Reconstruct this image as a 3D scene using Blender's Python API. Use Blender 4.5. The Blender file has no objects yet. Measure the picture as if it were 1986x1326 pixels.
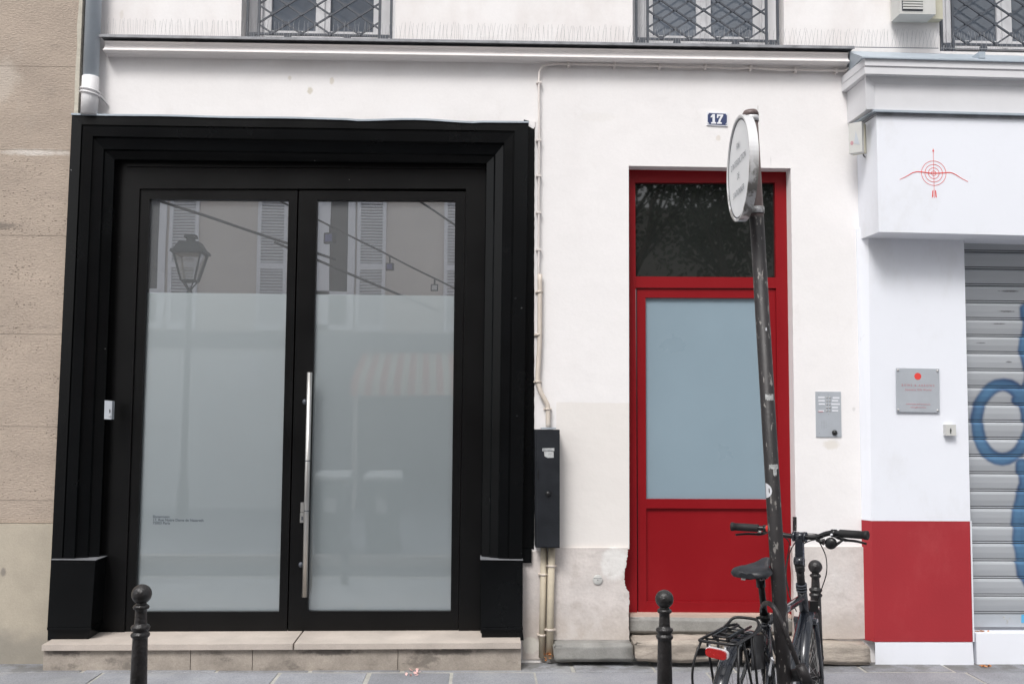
import bpy, bmesh, math, random
from mathutils import Vector, Matrix
random.seed(7)
R = math.radians
SC = bpy.context.scene
COL = SC.collection

# ------------------------------------------------------------------ camera
F = 1931.0; W0, H0 = 1986.0, 1326.0
YAW, PITCH, ROLL = R(1.75), R(4.35), R(0.42)
D = 6.45
CAM = Vector((0.0, -D, 1.6))
fw = Vector((math.sin(YAW)*math.cos(PITCH), math.cos(YAW)*math.cos(PITCH), math.sin(PITCH)))
r0 = Vector((math.cos(YAW), -math.sin(YAW), 0)); u0 = r0.cross(fw)
rt = r0*math.cos(ROLL) + u0*math.sin(ROLL); up = u0*math.cos(ROLL) - r0*math.sin(ROLL)
cd = bpy.data.cameras.new('camera'); cam = bpy.data.objects.new('camera', cd); COL.objects.link(cam)
cd.sensor_width = 36; cd.lens = F/W0*36; cd.clip_end = 2000; cd.clip_start = 0.05
cam.matrix_world = Matrix(((rt.x, up.x, -fw.x, CAM.x), (rt.y, up.y, -fw.y, CAM.y), (rt.z, up.z, -fw.z, CAM.z), (0, 0, 0, 1)))
SC.camera = cam

# ------------------------------------------------------------------ world, sun, exposure
SUN_EL, SUN_AZ = R(52), R(205)      # azimuth from +Y clockwise: behind the camera, a little left
w = bpy.data.worlds.new('World'); SC.world = w; w.use_nodes = True
nt = w.node_tree; nt.nodes.clear()
out = nt.nodes.new('ShaderNodeOutputWorld'); bg = nt.nodes.new('ShaderNodeBackground')
sky = nt.nodes.new('ShaderNodeTexSky'); sky.sky_type = 'NISHITA'; sky.sun_disc = False
sky.sun_elevation = SUN_EL; sky.sun_rotation = SUN_AZ; sky.air_density = 1.0; sky.dust_density = 4.0; sky.ozone_density = 1.0
hs = nt.nodes.new('ShaderNodeHueSaturation'); hs.inputs['Saturation'].default_value = 0.2
nt.links.new(sky.outputs[0], hs.inputs['Color']); nt.links.new(hs.outputs[0], bg.inputs[0]); nt.links.new(bg.outputs[0], out.inputs[0])
bg.inputs[1].default_value = 0.115
sd = bpy.data.lights.new('sun', 'SUN'); sd.energy = 1.2; sd.angle = R(18); sd.color = (1, .975, .95)
so = bpy.data.objects.new('sun', sd); COL.objects.link(so)
sdir = Vector((math.sin(SUN_AZ)*math.cos(SUN_EL), math.cos(SUN_AZ)*math.cos(SUN_EL), math.sin(SUN_EL)))
so.rotation_euler = sdir.to_track_quat('Z', 'Y').to_euler(); so.location = (0, -4, 20)
SC.view_settings.view_transform = 'Standard'; SC.view_settings.look = 'None'
SC.view_settings.exposure = 0.74; SC.view_settings.gamma = 1.0
try: SC.cycles.max_bounces = 8; SC.cycles.use_denoising = True
except Exception: pass

# ------------------------------------------------------------------ helpers
def Q(px, py, Y):
    """point of the plane y=Y that the photograph shows at pixel (px, py)"""
    d = fw*F + rt*(px - W0/2) - up*(py - H0/2)
    t = (Y - CAM.y)/d.y
    return CAM + d*t
YG = 0.125                                       # plane of the black doors' glass
def RQ(px, py, Y):
    """point really at y=Y (behind the camera) whose reflection in the door glass shows at (px, py)"""
    v = Q(px, py, 2*YG - Y); return Vector((v.x, Y, v.z))

MATS = {}
def mat(name, col, rough=.6, var=.08, scale=3, bump=.0, bscale=60, metal=0, spec=.5, coat=0, fine=0, fscale=150, stretch=(1,1,1), col2=None, attr=None):
    m = bpy.data.materials.new(name); m.use_nodes = True; MATS[name] = m
    t = m.node_tree; N = t.nodes; L = t.links; p = N['Principled BSDF']
    p.inputs['Roughness'].default_value = rough; p.inputs['Metallic'].default_value = metal
    p.inputs['Specular IOR Level'].default_value = spec; p.inputs['Coat Weight'].default_value = coat
    tc = N.new('ShaderNodeTexCoord'); mp = N.new('ShaderNodeMapping'); mp.inputs['Scale'].default_value = stretch
    L.new(tc.outputs['Object'], mp.inputs[0])
    n = N.new('ShaderNodeTexNoise'); n.inputs['Scale'].default_value = scale; n.inputs['Detail'].default_value = 6; n.inputs['Roughness'].default_value = .6
    L.new(mp.outputs[0], n.inputs[0])
    cr = N.new('ShaderNodeValToRGB'); e = cr.color_ramp.elements
    e[0].position = .3; e[1].position = .7
    a = [c*(1-var) for c in col]; b = [min(1, c*(1+var)) for c in (col2 or col)]
    e[0].color = (*a, 1); e[1].color = (*b, 1)
    L.new(n.outputs[0], cr.inputs[0]); c = cr.outputs[0]
    if fine:
        n2 = N.new('ShaderNodeTexNoise'); n2.inputs['Scale'].default_value = fscale; n2.inputs['Detail'].default_value = 3
        L.new(mp.outputs[0], n2.inputs[0])
        mr = N.new('ShaderNodeMapRange'); mr.inputs[1].default_value = .3; mr.inputs[2].default_value = .7; mr.inputs[3].default_value = 1-fine; mr.inputs[4].default_value = 1+fine
        L.new(n2.outputs[0], mr.inputs[0])
        mx = N.new('ShaderNodeVectorMath'); mx.operation = 'SCALE'; L.new(c, mx.inputs[0]); L.new(mr.outputs[0], mx.inputs['Scale']); c = mx.outputs[0]
    if attr:
        at = N.new('ShaderNodeAttribute'); at.attribute_name = attr
        mm = N.new('ShaderNodeMix'); mm.data_type = 'RGBA'; mm.blend_type = 'MULTIPLY'; mm.inputs[0].default_value = 1
        L.new(c, mm.inputs[6]); L.new(at.outputs['Color'], mm.inputs[7]); c = mm.outputs[2]
    L.new(c, p.inputs['Base Color'])
    if rough > .15:
        mr2 = N.new('ShaderNodeMapRange'); mr2.inputs[3].default_value = max(.03, rough-.1); mr2.inputs[4].default_value = min(1, rough+.1)
        L.new(n.outputs[0], mr2.inputs[0]); L.new(mr2.outputs[0], p.inputs['Roughness'])
    if bump:
        nb = N.new('ShaderNodeTexNoise'); nb.inputs['Scale'].default_value = bscale; nb.inputs['Detail'].default_value = 5
        L.new(mp.outputs[0], nb.inputs[0])
        bn = N.new('ShaderNodeBump'); bn.inputs['Strength'].default_value = bump; bn.inputs['Distance'].default_value = .01
        L.new(nb.outputs[0], bn.inputs['Height']); L.new(bn.outputs[0], p.inputs['Normal'])
    m['c'] = 1
    return m
def color_sock(m):
    p = m.node_tree.nodes['Principled BSDF']; return p.inputs['Base Color'].links[0].from_socket
def overlay(m, fac, col):
    """paint a stain or shade: mix col over the base colour by socket fac"""
    t = m.node_tree; c = color_sock(m)
    mm = t.nodes.new('ShaderNodeMix'); mm.data_type = 'RGBA'
    t.links.new(fac, mm.inputs[0]); t.links.new(c, mm.inputs[6]); mm.inputs[7].default_value = (*col, 1)
    t.links.new(mm.outputs[2], t.nodes['Principled BSDF'].inputs['Base Color'])
def math_n(t, op, a, b=None, c=None):
    n = t.nodes.new('ShaderNodeMath'); n.operation = op
    for i, v in enumerate((a, b, c)):
        if v is None: continue
        if isinstance(v, (int, float)): n.inputs[i].default_value = v
        else: t.links.new(v, n.inputs[i])
    return n.outputs[0]
def pos(t):
    g = t.nodes.new('ShaderNodeNewGeometry'); s = t.nodes.new('ShaderNodeSeparateXYZ'); t.links.new(g.outputs['Position'], s.inputs[0]); return s.outputs
def noise(t, scale, detail=4, sx=1, sy=1, sz=1, rough=.6):
    g = t.nodes.new('ShaderNodeNewGeometry'); mp = t.nodes.new('ShaderNodeMapping'); mp.inputs['Scale'].default_value = (sx, sy, sz)
    t.links.new(g.outputs['Position'], mp.inputs[0])
    n = t.nodes.new('ShaderNodeTexNoise'); n.inputs['Scale'].default_value = scale; n.inputs['Detail'].default_value = detail; n.inputs['Roughness'].default_value = rough
    t.links.new(mp.outputs[0], n.inputs[0]); return n.outputs[0]
def smooth(t, v, a, b, lo=0, hi=1):
    n = t.nodes.new('ShaderNodeMapRange'); n.interpolation_type = 'SMOOTHSTEP'
    t.links.new(v, n.inputs[0]); n.inputs[1].default_value = a; n.inputs[2].default_value = b; n.inputs[3].default_value = lo; n.inputs[4].default_value = hi
    return n.outputs[0]
def blob(t, x, z, rx, rz, soft=.5, wob=1.2, ns=20, hi=1):
    P = pos(t); dx = math_n(t, 'DIVIDE', math_n(t, 'SUBTRACT', P[0], x), rx); dz = math_n(t, 'DIVIDE', math_n(t, 'SUBTRACT', P[2], z), rz)
    d = math_n(t, 'SQRT', math_n(t, 'ADD', math_n(t, 'MULTIPLY', dx, dx), math_n(t, 'MULTIPLY', dz, dz)))
    d = math_n(t, 'ADD', d, math_n(t, 'MULTIPLY', math_n(t, 'SUBTRACT', noise(t, ns), .5), wob))
    return smooth(t, d, 1+soft*.5, 1-soft*.5, 0, hi)

OFF = {}
def rootloc(p):
    while p is not None:
        if p.name in OFF: return OFF[p.name]
        p = p.parent
    return Vector((0, 0, 0))
def tag(o, label=None, cat=None, group=None, kind=None):
    if label: o['label'] = label
    if cat: o['category'] = cat
    if group: o['group'] = group
    if kind: o['kind'] = kind
    return o
def thing(name, loc, label, cat, group=None):
    o = bpy.data.objects.new(name, None); COL.objects.link(o); o.empty_display_size = .1
    o.location = loc; OFF[o.name] = Vector(loc); return tag(o, label, cat, group)
def fin(bm, name, m, parent=None, smooth_=False, bev=0, norm=True):
    if bev:
        es = [e for e in bm.edges if len(e.link_faces) == 2 and e.calc_face_angle(0) > .6]
        bmesh.ops.bevel(bm, geom=es, offset=bev, segments=2, profile=.6, affect='EDGES', clamp_overlap=True)
    if norm: bmesh.ops.recalc_face_normals(bm, faces=bm.faces)
    l = rootloc(parent)
    if l.length: bmesh.ops.translate(bm, verts=bm.verts, vec=-l)
    me = bpy.data.meshes.new(name); bm.to_mesh(me); bm.free()
    if smooth_: me.shade_smooth() if hasattr(me, 'shade_smooth') else None
    for mm in (m if isinstance(m, (list, tuple)) else [m]): me.materials.append(mm)
    o = bpy.data.objects.new(name, me); COL.objects.link(o)
    if parent: o.parent = parent
    return o
BM = bmesh.new
def box(bm, a, b, bev=0):
    x0, x1 = sorted((a[0], b[0])); y0, y1 = sorted((a[1], b[1])); z0, z1 = sorted((a[2], b[2]))
    return hexa(bm, [(x0, y0, z0), (x1, y0, z0), (x1, y0, z1), (x0, y0, z1)], [(x0, y1, z0), (x1, y1, z0), (x1, y1, z1), (x0, y1, z1)])
def hexa(bm, f, k):
    v = [bm.verts.new(p) for p in f]; u = [bm.verts.new(p) for p in k]; n = len(v)
    bm.faces.new(v); bm.faces.new(u[::-1])
    for i in range(n): bm.faces.new((v[i], u[i], u[(i+1) % n], v[(i+1) % n]))
    return v, u
def prism(bm, pts, dy):
    """pts: 3D front polygon, extruded dy along +Y"""
    return hexa(bm, pts, [Vector(p)+Vector((0, dy, 0)) for p in pts])
def pq(bm, px, Y, dy):
    """prism whose front face has the pixel corners px, on plane Y"""
    return prism(bm, [Q(x, y, Y) for x, y in px], dy)
def tube(bm, pts, r, n=10, caps=True, closed=False, flat=1.0):
    pts = [Vector(p) for p in pts]; rs = r if isinstance(r, (list, tuple)) else [r]*len(pts)
    rings = []; m = len(pts); pn = None
    for i, p in enumerate(pts):
        if closed: t = pts[(i+1) % m] - pts[i-1]
        else: t = pts[min(i+1, m-1)] - pts[max(i-1, 0)]
        t.normalize()
        if pn is None:
            a = Vector((0, 0, 1)) if abs(t.z) < .9 else Vector((1, 0, 0)); s = t.cross(a).normalized()
        else:
            s = (pn - t*pn.dot(t)).normalized()
        pn = s; b = t.cross(s)
        rings.append([bm.verts.new(p + (s*math.cos(2*math.pi*k/n) + b*math.sin(2*math.pi*k/n)*flat)*rs[i]) for k in range(n)])
    for i in range(m if closed else m-1):
        a, b = rings[i], rings[(i+1) % m]
        for k in range(n):
            f = bm.faces.new((a[k], a[(k+1) % n], b[(k+1) % n], b[k])); f.smooth = True
    if caps and not closed:
        bm.faces.new(rings[0][::-1]); bm.faces.new(rings[-1])
def spline(pts, k=6):
    pts = [Vector(p) for p in pts]; o = []
    for i in range(len(pts)-1):
        p0 = pts[max(i-1, 0)]; p1 = pts[i]; p2 = pts[i+1]; p3 = pts[min(i+2, len(pts)-1)]
        for j in range(k):
            t = j/k; o.append(.5*((2*p1) + (p2-p0)*t + (2*p0-5*p1+4*p2-p3)*t*t + (3*p1-p0-3*p2+p3)*t**3))
    o.append(pts[-1]); return o
def lathe(bm, prof, c=(0, 0, 0), n=32, axis='Z'):
    c = Vector(c); rings = []
    def P(r, h, a):
        x, y = r*math.cos(a), r*math.sin(a)
        return c + (Vector((x, y, h)) if axis == 'Z' else Vector((x, h, y)) if axis == 'Y' else Vector((h, x, y)))
    for r, h in prof:
        rings.append([bm.verts.new(P(max(r, 1e-4), h, 2*math.pi*k/n)) for k in range(n)])
    for a, b in zip(rings, rings[1:]):
        for k in range(n):
            f = bm.faces.new((a[k], a[(k+1) % n], b[(k+1) % n], b[k])); f.smooth = True
    bm.faces.new(rings[0][::-1]); bm.faces.new(rings[-1])
def disc(bm, c, r, dy, n=32, ry=None):
    pts = [Vector(c)+Vector((r*math.cos(2*math.pi*k/n), 0, (ry or r)*math.sin(2*math.pi*k/n))) for k in range(n)]
    prism(bm, pts, dy)
def text(name, s, size, origin, xdir, updir, m, parent, squeeze=1.0, space=1.0, depth=.0004, align='LEFT', bold=0):
    """flat lettering of a real sign: text -> mesh, placed on its plane"""
    cu = bpy.data.curves.new('t', 'FONT'); cu.body = s; cu.size = size; cu.extrude = depth; cu.align_x = align; cu.space_character = space; cu.offset = bold
    cu.resolution_u = 3
    ob = bpy.data.objects.new('t', cu); COL.objects.link(ob); bpy.context.view_layer.update()
    me = bpy.data.meshes.new_from_object(ob.evaluated_get(bpy.context.evaluated_depsgraph_get()))
    bpy.data.objects.remove(ob)
    X = Vector(xdir).normalized(); U = Vector(updir).normalized(); Z = X.cross(U); o0 = Vector(origin) - rootloc(parent)
    for v in me.vertices: v.co = o0 + X*v.co.x*squeeze + U*v.co.y + Z*v.co.z
    me.materials.clear(); me.materials.append(m)
    o = bpy.data.objects.new(name, me); COL.objects.link(o); o.parent = parent; return o

# ------------------------------------------------------------------ materials
m_plaster = mat('white_plaster', (.81, .79, .787), .85, .025, 1.3, .45, 7, fine=.012, fscale=60)
m_cornice = mat('cornice_plaster', (.77, .735, .725), .8, .03, 2, .1, 14, fine=.02)
m_basepl = mat('base_render', (.60, .555, .53), .9, .13, 4, .5, 22, fine=.04, fscale=90)
m_stone = mat('pale_building_stone', (.385, .318, .262), .9, .12, 2.2, .6, 70, fine=.08, fscale=120, stretch=(.7, 1, 1.6))
m_plinth = mat('smooth_plinth_stone', (.41, .365, .295), .9, .12, 3, .15, 60, fine=.06)
m_zinc = mat('zinc', (.37, .42, .47), .5, .10, 6, .05, 40, metal=.15)
m_zincd = mat('dark_zinc', (.21, .215, .23), .6, .3, 12, .2, 50, metal=.2)
m_pvc = mat('white_pvc', (.74, .73, .74), .4, .03, 6)
m_black = mat('black_gloss_paint', (.0026, .0030, .0034), .25, .25, 3, .006, 12, spec=.22)
m_black2 = mat('black_door_lacquer', (.0035, .0035, .0037), .36, .2, 3, .006, 30, spec=.24)
m_sill = mat('pale_limestone', (.46, .405, .36), .8, .14, 4, .1, 60, fine=.06)
m_riser = mat('brown_limestone', (.33, .29, .25), .9, .25, 6, .3, 40, fine=.1)
m_grey = mat('grey_stone', (.27, .265, .25), .9, .22, 7, .4, 25, fine=.08)
m_step = mat('worn_step_stone', (.36, .315, .27), .95, .32, 9, .8, 22, fine=.12, stretch=(.5, 1, 1.6))
for m__, thr, cc in ((m_black, .775, (.35, .35, .36)), (m_black2, .775, (.25, .25, .25))):
    t__ = m__.node_tree; overlay(m__, smooth(t__, noise(t__, 30, 2), thr, thr+.02, 0, .8), cc)
m_red = mat('red_door_paint', (.235, .006, .010), .42, .05, 2, .02, 60, spec=.22)
m_redp = mat('red_pilaster_paint', (.335, .018, .026), .6, .05, 3, .08, 70)
m_shop = mat('shop_white_paint', (.78, .80, .855), .55, .015, 1.5, .04, 30)
m_shopg = mat('shop_frame_paint', (.66, .66, .68), .55, .04, 4, .05, 40)
m_shut = mat('galvanised_shutter', (1, 1, 1), .5, .06, 5, .05, 60, metal=.15, attr='paint', stretch=(.4, 1, 4))
for m__, c1, c2 in ((m_shop, (.64, .64, .65), (.45, .44, .42)), (m_redp, (.42, .06, .065), (.24, .02, .025)), (m_red, (.27, .012, .016), (.17, .006, .008))):
    t__ = m__.node_tree; overlay(m__, smooth(t__, noise(t__, 2.2, 6, 1, 1, .6, .7), .50, .72, 0, .35), c1)
    overlay(m__, smooth(t__, noise(t__, 9, 6, 1, 1, .5, .7), .66, .76, 0, .4), c2)
m_iron = mat('grey_iron', (.062, .070, .086), .5, .15, 20, .1, 80)
m_wframe = mat('window_paint', (.74, .74, .76), .5, .05, 4)
m_bollard = mat('bollard_iron', (.017, .015, .015), .33, .5, 14, .45, 90, spec=.6, fine=.25, fscale=200)
m_post = mat('post_paint', (.020, .0175, .0185), .5, .25, 12, .15, 80, spec=.5)
m_steel = mat('brushed_steel', (.55, .54, .52), .38, .05, 8, metal=.9)
m_alu = mat('anodised_aluminium', (.47, .50, .54), .5, .05, 8, .03, 80, metal=.35)
m_cab = mat('cabinet_paint', (.012, .014, .018), .42, .3, 8, .08, 50)
m_cream = mat('cream_pipe', (.62, .55, .48), .6, .08, 9, .05, 40)
m_creamd = mat('cream_pipe_dirty', (.50, .44, .34), .7, .15, 9, .05, 40)
m_rub = mat('black_rubber', (.012, .012, .013), .7, .2, 30, .1, 200)
m_frame = mat('bike_paint', (.014, .017, .025), .25, .1, 10, spec=.6, coat=.6)
m_blk = mat('black_alloy', (.010, .010, .011), .35, .2, 20, spec=.5)
m_saddle = mat('saddle_vinyl', (.014, .016, .020), .45, .2, 30, .1, 200)
m_tail = mat('red_reflector', (.45, .012, .012), .25, .15, 60, .3, 220, coat=.6)
m_redpl = mat('red_plastic', (.65, .03, .02), .4, .05, 9)
m_inkred = mat('red_ink', (.72, .06, .05), .6, .03, 9)
m_inkdk = mat('dark_ink', (.09, .11, .13), .6, .05, 9)
m_pinkink = mat('pale_red_ink', (.50, .27, .30), .6, .05, 9)
m_signw = mat('sign_white', (.80, .82, .84), .35, .03, 6, coat=.2)
m_signtext = mat('faded_sign_ink', (.13, .14, .17), .6, .1, 40)
m_rim = mat('sign_rim', (.68, .68, .69), .35, .06, 5, metal=.2)
m_enam = mat('blue_enamel', (.035, .05, .13), .25, .1, 20, coat=.4)
m_enamw = mat('white_enamel', (.75, .76, .80), .3, .03, 20)
m_bone = mat('old_white_plastic', (.54, .54, .52), .5, .05, 8)
m_beige = mat('beige_plastic', (.50, .48, .38), .6, .05, 8)
m_paper = mat('torn_paper', (.45, .46, .46), .8, .25, 90, .2, 120)
m_leaf = mat('dry_leaf', (.48, .20, .07), .8, .4, 30, .3, 80)
m_petal = mat('pink_petal', (.72, .45, .42), .8, .2, 60)
m_wire = mat('steel_wire', (.42, .42, .43), .4, .05, 9, metal=.5)
m_wood = mat('pale_wood', (.50, .38, .32), .8, .15, 9, .2, 40, stretch=(.3, 1, 4))
m_mortar = mat('mortar', (.38, .37, .34), .95, .2, 12, .3, 50, fine=.1)
m_slab = mat('granite_slab', (.262, .27, .292), .75, .16, 3, .3, 120, fine=.22, fscale=130, attr='tone')
tsl = m_slab.node_tree; Psl = pos(tsl)
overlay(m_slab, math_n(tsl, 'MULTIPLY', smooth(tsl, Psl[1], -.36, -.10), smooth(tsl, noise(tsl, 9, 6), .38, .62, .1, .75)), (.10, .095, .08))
overlay(m_slab, smooth(tsl, noise(tsl, 2.4, 6, 1, 1, 1, .7), .52, .70, 0, .5), (.36, .36, .36))
overlay(m_slab, smooth(tsl, noise(tsl, 40, 2), .76, .79, 0, .7), (.06, .06, .06))
m_asph = mat('asphalt', (.05, .05, .052), .9, .2, 3, .5, 200, fine=.2)
m_opp = mat('opposite_plaster', (.66, .61, .57), .9, .06, 1.2, .1, 10)
m_oppl = mat('opposite_shop_paint', (.10, .11, .13), .6, .1, 2)
m_opplight = mat('opposite_shop_pale_paint', (.74, .76, .77), .6, .05, 2)
m_oppd = mat('opposite_dark_window', (.05, .055, .06), .1, .2, 2, spec=.6)
m_shutw = mat('shutter_paint', (.80, .81, .86), .6, .03, 4)
m_awn1 = mat('awning_orange', (.70, .22, .13), .85, .06, 4)
m_awn2 = mat('awning_cream', (.70, .60, .45), .85, .06, 4)
m_bin = mat('green_bin_plastic', (.03, .055, .045), .5, .1, 5)
m_binlid = mat('white_bin_lid', (.6, .62, .62), .5, .1, 5)
m_lamp = mat('lantern_green_iron', (.035, .045, .045), .5, .2, 8)
m_canvas = mat('white_canvas', (.75, .76, .78), .85, .04, 4)
m_room = mat('interior_grey', (.55, .54, .54), .8, .08, 1.5)
m_roomfl = mat('interior_floor', (.25, .24, .23), .5, .08, 2)
m_bark = mat('bark', (.10, .08, .065), .95, .3, 8, .5, 20)
m_crown = mat('foliage', (.05, .07, .03), .8, .35, 3)
m_led = mat('led_lens', (.10, .10, .24), .2, .1, 9)

def glass(name, tint, refl, rough=.0, trans=(.8, .82, .82), haze=0.0):
    m = bpy.data.materials.new(name); m.use_nodes = True; t = m.node_tree; t.nodes.clear(); N = t.nodes.new
    o = N('ShaderNodeOutputMaterial'); mx = N('ShaderNodeMixShader'); tr = N('ShaderNodeBsdfTransparent'); gl = N('ShaderNodeBsdfGlossy')
    tr.inputs[0].default_value = (*trans, 1); gl.inputs[0].default_value = (*tint, 1); gl.inputs['Roughness'].default_value = rough
    lw = N('ShaderNodeLayerWeight'); lw.inputs[0].default_value = .25
    a = math_n(t, 'ADD', math_n(t, 'MULTIPLY', lw.outputs['Facing'], 1-refl), refl)
    nb = N('ShaderNodeTexNoise'); nb.inputs['Scale'].default_value = 1.3; tc = N('ShaderNodeTexCoord'); t.links.new(tc.outputs['Object'], nb.inputs[0])
    bp = N('ShaderNodeBump'); bp.inputs['Strength'].default_value = .02; bp.inputs['Distance'].default_value = .02; t.links.new(nb.outputs[0], bp.inputs['Height']); t.links.new(bp.outputs[0], gl.inputs['Normal'])
    t.links.new(a, mx.inputs[0]); t.links.new(tr.outputs[0], mx.inputs[1]); t.links.new(gl.outputs[0], mx.inputs[2])
    df = N('ShaderNodeBsdfDiffuse'); df.inputs[0].default_value = (.72, .74, .76, 1); m2 = N('ShaderNodeMixShader'); m2.inputs[0].default_value = haze
    t.links.new(mx.outputs[0], m2.inputs[1]); t.links.new(df.outputs[0], m2.inputs[2]); t.links.new(m2.outputs[0], o.inputs[0]); return m
m_glass = glass('door_glass', (.95, .97, 1), .46, haze=.11)  # haze: pale diffuse share standing in for the veil of light from indoors
m_film = mat('frosted_film', (.088, .114, .126), .5, .05, 2.5)
tf = m_film.node_tree; pf = tf.nodes['Principled BSDF']; of = tf.nodes['Material Output']
ga = tf.nodes.new('ShaderNodeBsdfGlossy'); ga.inputs['Roughness'].default_value = .006; gb = tf.nodes.new('ShaderNodeBsdfGlossy'); gb.inputs['Roughness'].default_value = .5
ga.inputs[0].default_value = (.93, .97, 1, 1); gb.inputs[0].default_value = (.90, .97, .99, 1)
ma = tf.nodes.new('ShaderNodeMixShader'); mb = tf.nodes.new('ShaderNodeMixShader'); ma.inputs[0].default_value = .36; mb.inputs[0].default_value = .17
tf.links.new(pf.outputs[0], ma.inputs[1]); tf.links.new(gb.outputs[0], ma.inputs[2]); tf.links.new(ma.outputs[0], mb.inputs[1]); tf.links.new(ga.outputs[0], mb.inputs[2]); tf.links.new(mb.outputs[0], of.inputs[0])
m_frost = mat('blue_frosted_glass', (.245, .325, .38), .30, .03, 1.6, spec=.4, coat=.5)
m_wpane = mat('window_pane_dark', (.12, .14, .17), .03, .3, 2, spec=.9)
m_tpane = mat('transom_pane_dark', (.016, .018, .017), .02, .3, 2, spec=1.0)

# ================================================================== SETTING: ground
GZ = .058
def struct(bm, name, m, **k):
    if name not in ('showroom_walls', 'showroom_floor'): bmesh.ops.translate(bm, verts=bm.verts, vec=(0, 0, GZ))
    return tag(fin(bm, name, m, **k), kind='structure')
bm = BM(); box(bm, (-300, -300, -.62), (300, 300, -.12)); struct(bm, 'ground', m_asph)
bm = BM(); box(bm, (-60, -4.55, -.118), (60, -3.15, -.110)); struct(bm, 'road', m_asph)
bm = BM(); box(bm, (-60, -3.0, -.11), (60, .6, -.004)); struct(bm, 'pavement_bed', m_mortar)
# granite paving slabs, one sheet of individually cut stones
bm = BM(); lay = bm.loops.layers.float_color.new('tone')
def slabs(bm, y0, y1, x0, x1, zt, rows, seed):
    rnd = random.Random(seed); y = y1
    for rr in rows:
        x = x0 + rnd.random()*.4
        while x < x1:
            wd = rnd.choice((.5, .54, .56, .8, 1.05)); g = rnd.choice((.006, .009, .014))
            n0 = len(bm.faces); dz = rnd.uniform(-.002, .002)
            a = (x+g, y-rr+g, zt-.05); b = (x+wd-g, y-g, zt+dz)
            v, u = box(bm, a, b); bm.faces.ensure_lookup_table(); t = rnd.uniform(.86, 1.08)
            for f in bm.faces[n0:]:
                for l in f.loops: l[lay] = (t, t, t*rnd.uniform(.99, 1.02), 1)
            x += wd
        y -= rr
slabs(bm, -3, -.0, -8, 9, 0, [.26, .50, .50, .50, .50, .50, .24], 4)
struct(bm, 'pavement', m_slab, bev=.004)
bm = BM()
for i in range(-10, 12): box(bm, (i+.004, -3.15, -.12), (i+.996, -3.0, .0))
struct(bm, 'kerb', m_grey, bev=.012)
bm = BM(); box(bm, (-60, -10.4, -.11), (60, -4.7, -.012)); struct(bm, 'opposite_pavement_bed', m_mortar)
bm = BM(); lay = bm.loops.layers.float_color.new('tone'); slabs(bm, -10.4, -4.7, -10, 11, 0, [.7]*8, 9); struct(bm, 'opposite_pavement', m_slab)
bm = BM()
for i in range(-10, 12): box(bm, (i+.004, -4.7, -.12), (i+.996, -4.55, .0))
struct(bm, 'opposite_kerb', m_sill, bev=.012)
m_beda = m_mortar

# ================================================================== PALE STONE BUILDING (left)
t = thing('stone_building', (-4.5, 0, 0), 'beige pitted stone building with smooth plinth at the left edge', 'building')
xr_t = Q(157, 60, -.03).x; zpl = Q(60, 1014, -.03).z
stm = m_stone; tt = stm.node_tree
# pits in bands
P = pos(tt); vor = tt.nodes.new('ShaderNodeTexVoronoi'); vor.inputs['Scale'].default_value = 48; g = tt.nodes.new('ShaderNodeNewGeometry')
mpv = tt.nodes.new('ShaderNodeMapping'); vor.voronoi_dimensions = '2D'; cxy = tt.nodes.new('ShaderNodeCombineXYZ'); tt.links.new(math_n(tt, 'MULTIPLY', P[0], .75), cxy.inputs[0]); tt.links.new(math_n(tt, 'MULTIPLY', P[2], 1.5), cxy.inputs[1]); tt.links.new(cxy.outputs[0], vor.inputs[0])
zt_, zb_ = Q(60, 300, 0).z, Q(60, 900, 0).z
bandn = noise(tt, 3.2, 6, .6, 1, 1.6, .75); band = smooth(tt, bandn, .40, .62)
band2 = smooth(tt, math_n(tt, 'ABSOLUTE', math_n(tt, 'SUBTRACT', P[2], Q(60, 440, 0).z)), .16, .02)
band = math_n(tt, 'MAXIMUM', band, band2)
below = smooth(tt, P[2], Q(60, 290, 0).z+.02, Q(60, 300, 0).z-.05)
thr = math_n(tt, 'MULTIPLY', math_n(tt, 'MULTIPLY', band, below), .38)
sc_ = tt.nodes.new('ShaderNodeSeparateColor'); tt.links.new(vor.outputs['Color'], sc_.inputs[0])
pd_ = math_n(tt, 'ADD', vor.outputs['Distance'], math_n(tt, 'MULTIPLY', math_n(tt, 'SUBTRACT', noise(tt, 90, 2), .5), .35))
pit = math_n(tt, 'LESS_THAN', pd_, math_n(tt, 'MULTIPLY', thr, math_n(tt, 'ADD', math_n(tt, 'MULTIPLY', sc_.outputs[1], 1.0), .25)))
sel = math_n(tt, 'LESS_THAN', vor.outputs['Color'], .48)
overlay(stm, math_n(tt, 'MULTIPLY', math_n(tt, 'MULTIPLY', pit, sel), .72), (.09, .07, .055))
overlay(stm, blob(tt, Q(70, 298, 0).x, Q(70, 298, 0).z, .20, .018, 1.2, 1.6, 26, .7), (.68, .64, .60))
overlay(stm, blob(tt, Q(8, 150, 0).x, Q(8, 160, 0).z, .10, .14, .8, 1.6, 9, .5), (.55, .49, .43))
overlay(stm, blob(tt, Q(2, 447, 0).x, Q(2, 440, 0).z, .12, .02, 1.2, 2.4, 40, .6), (.10, .09, .08))
overlay(stm, smooth(tt, noise(tt, 1.6, 6, 1, 1, .5, .7), .50, .72, 0, .45), (.46, .42, .375))
overlay(stm, smooth(tt, noise(tt, 3.0, 7, .6, 1, 1.6, .75), .56, .72, 0, .45), (.22, .19, .165))
overlay(stm, smooth(tt, noise(tt, 14, 6, .4, 1, 1.5, .75), .58, .70, 0, .35), (.20, .175, .15))
bm = BM(); ys = [-60, 129, 291, 457, 648, 827, 970, 1014]
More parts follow.
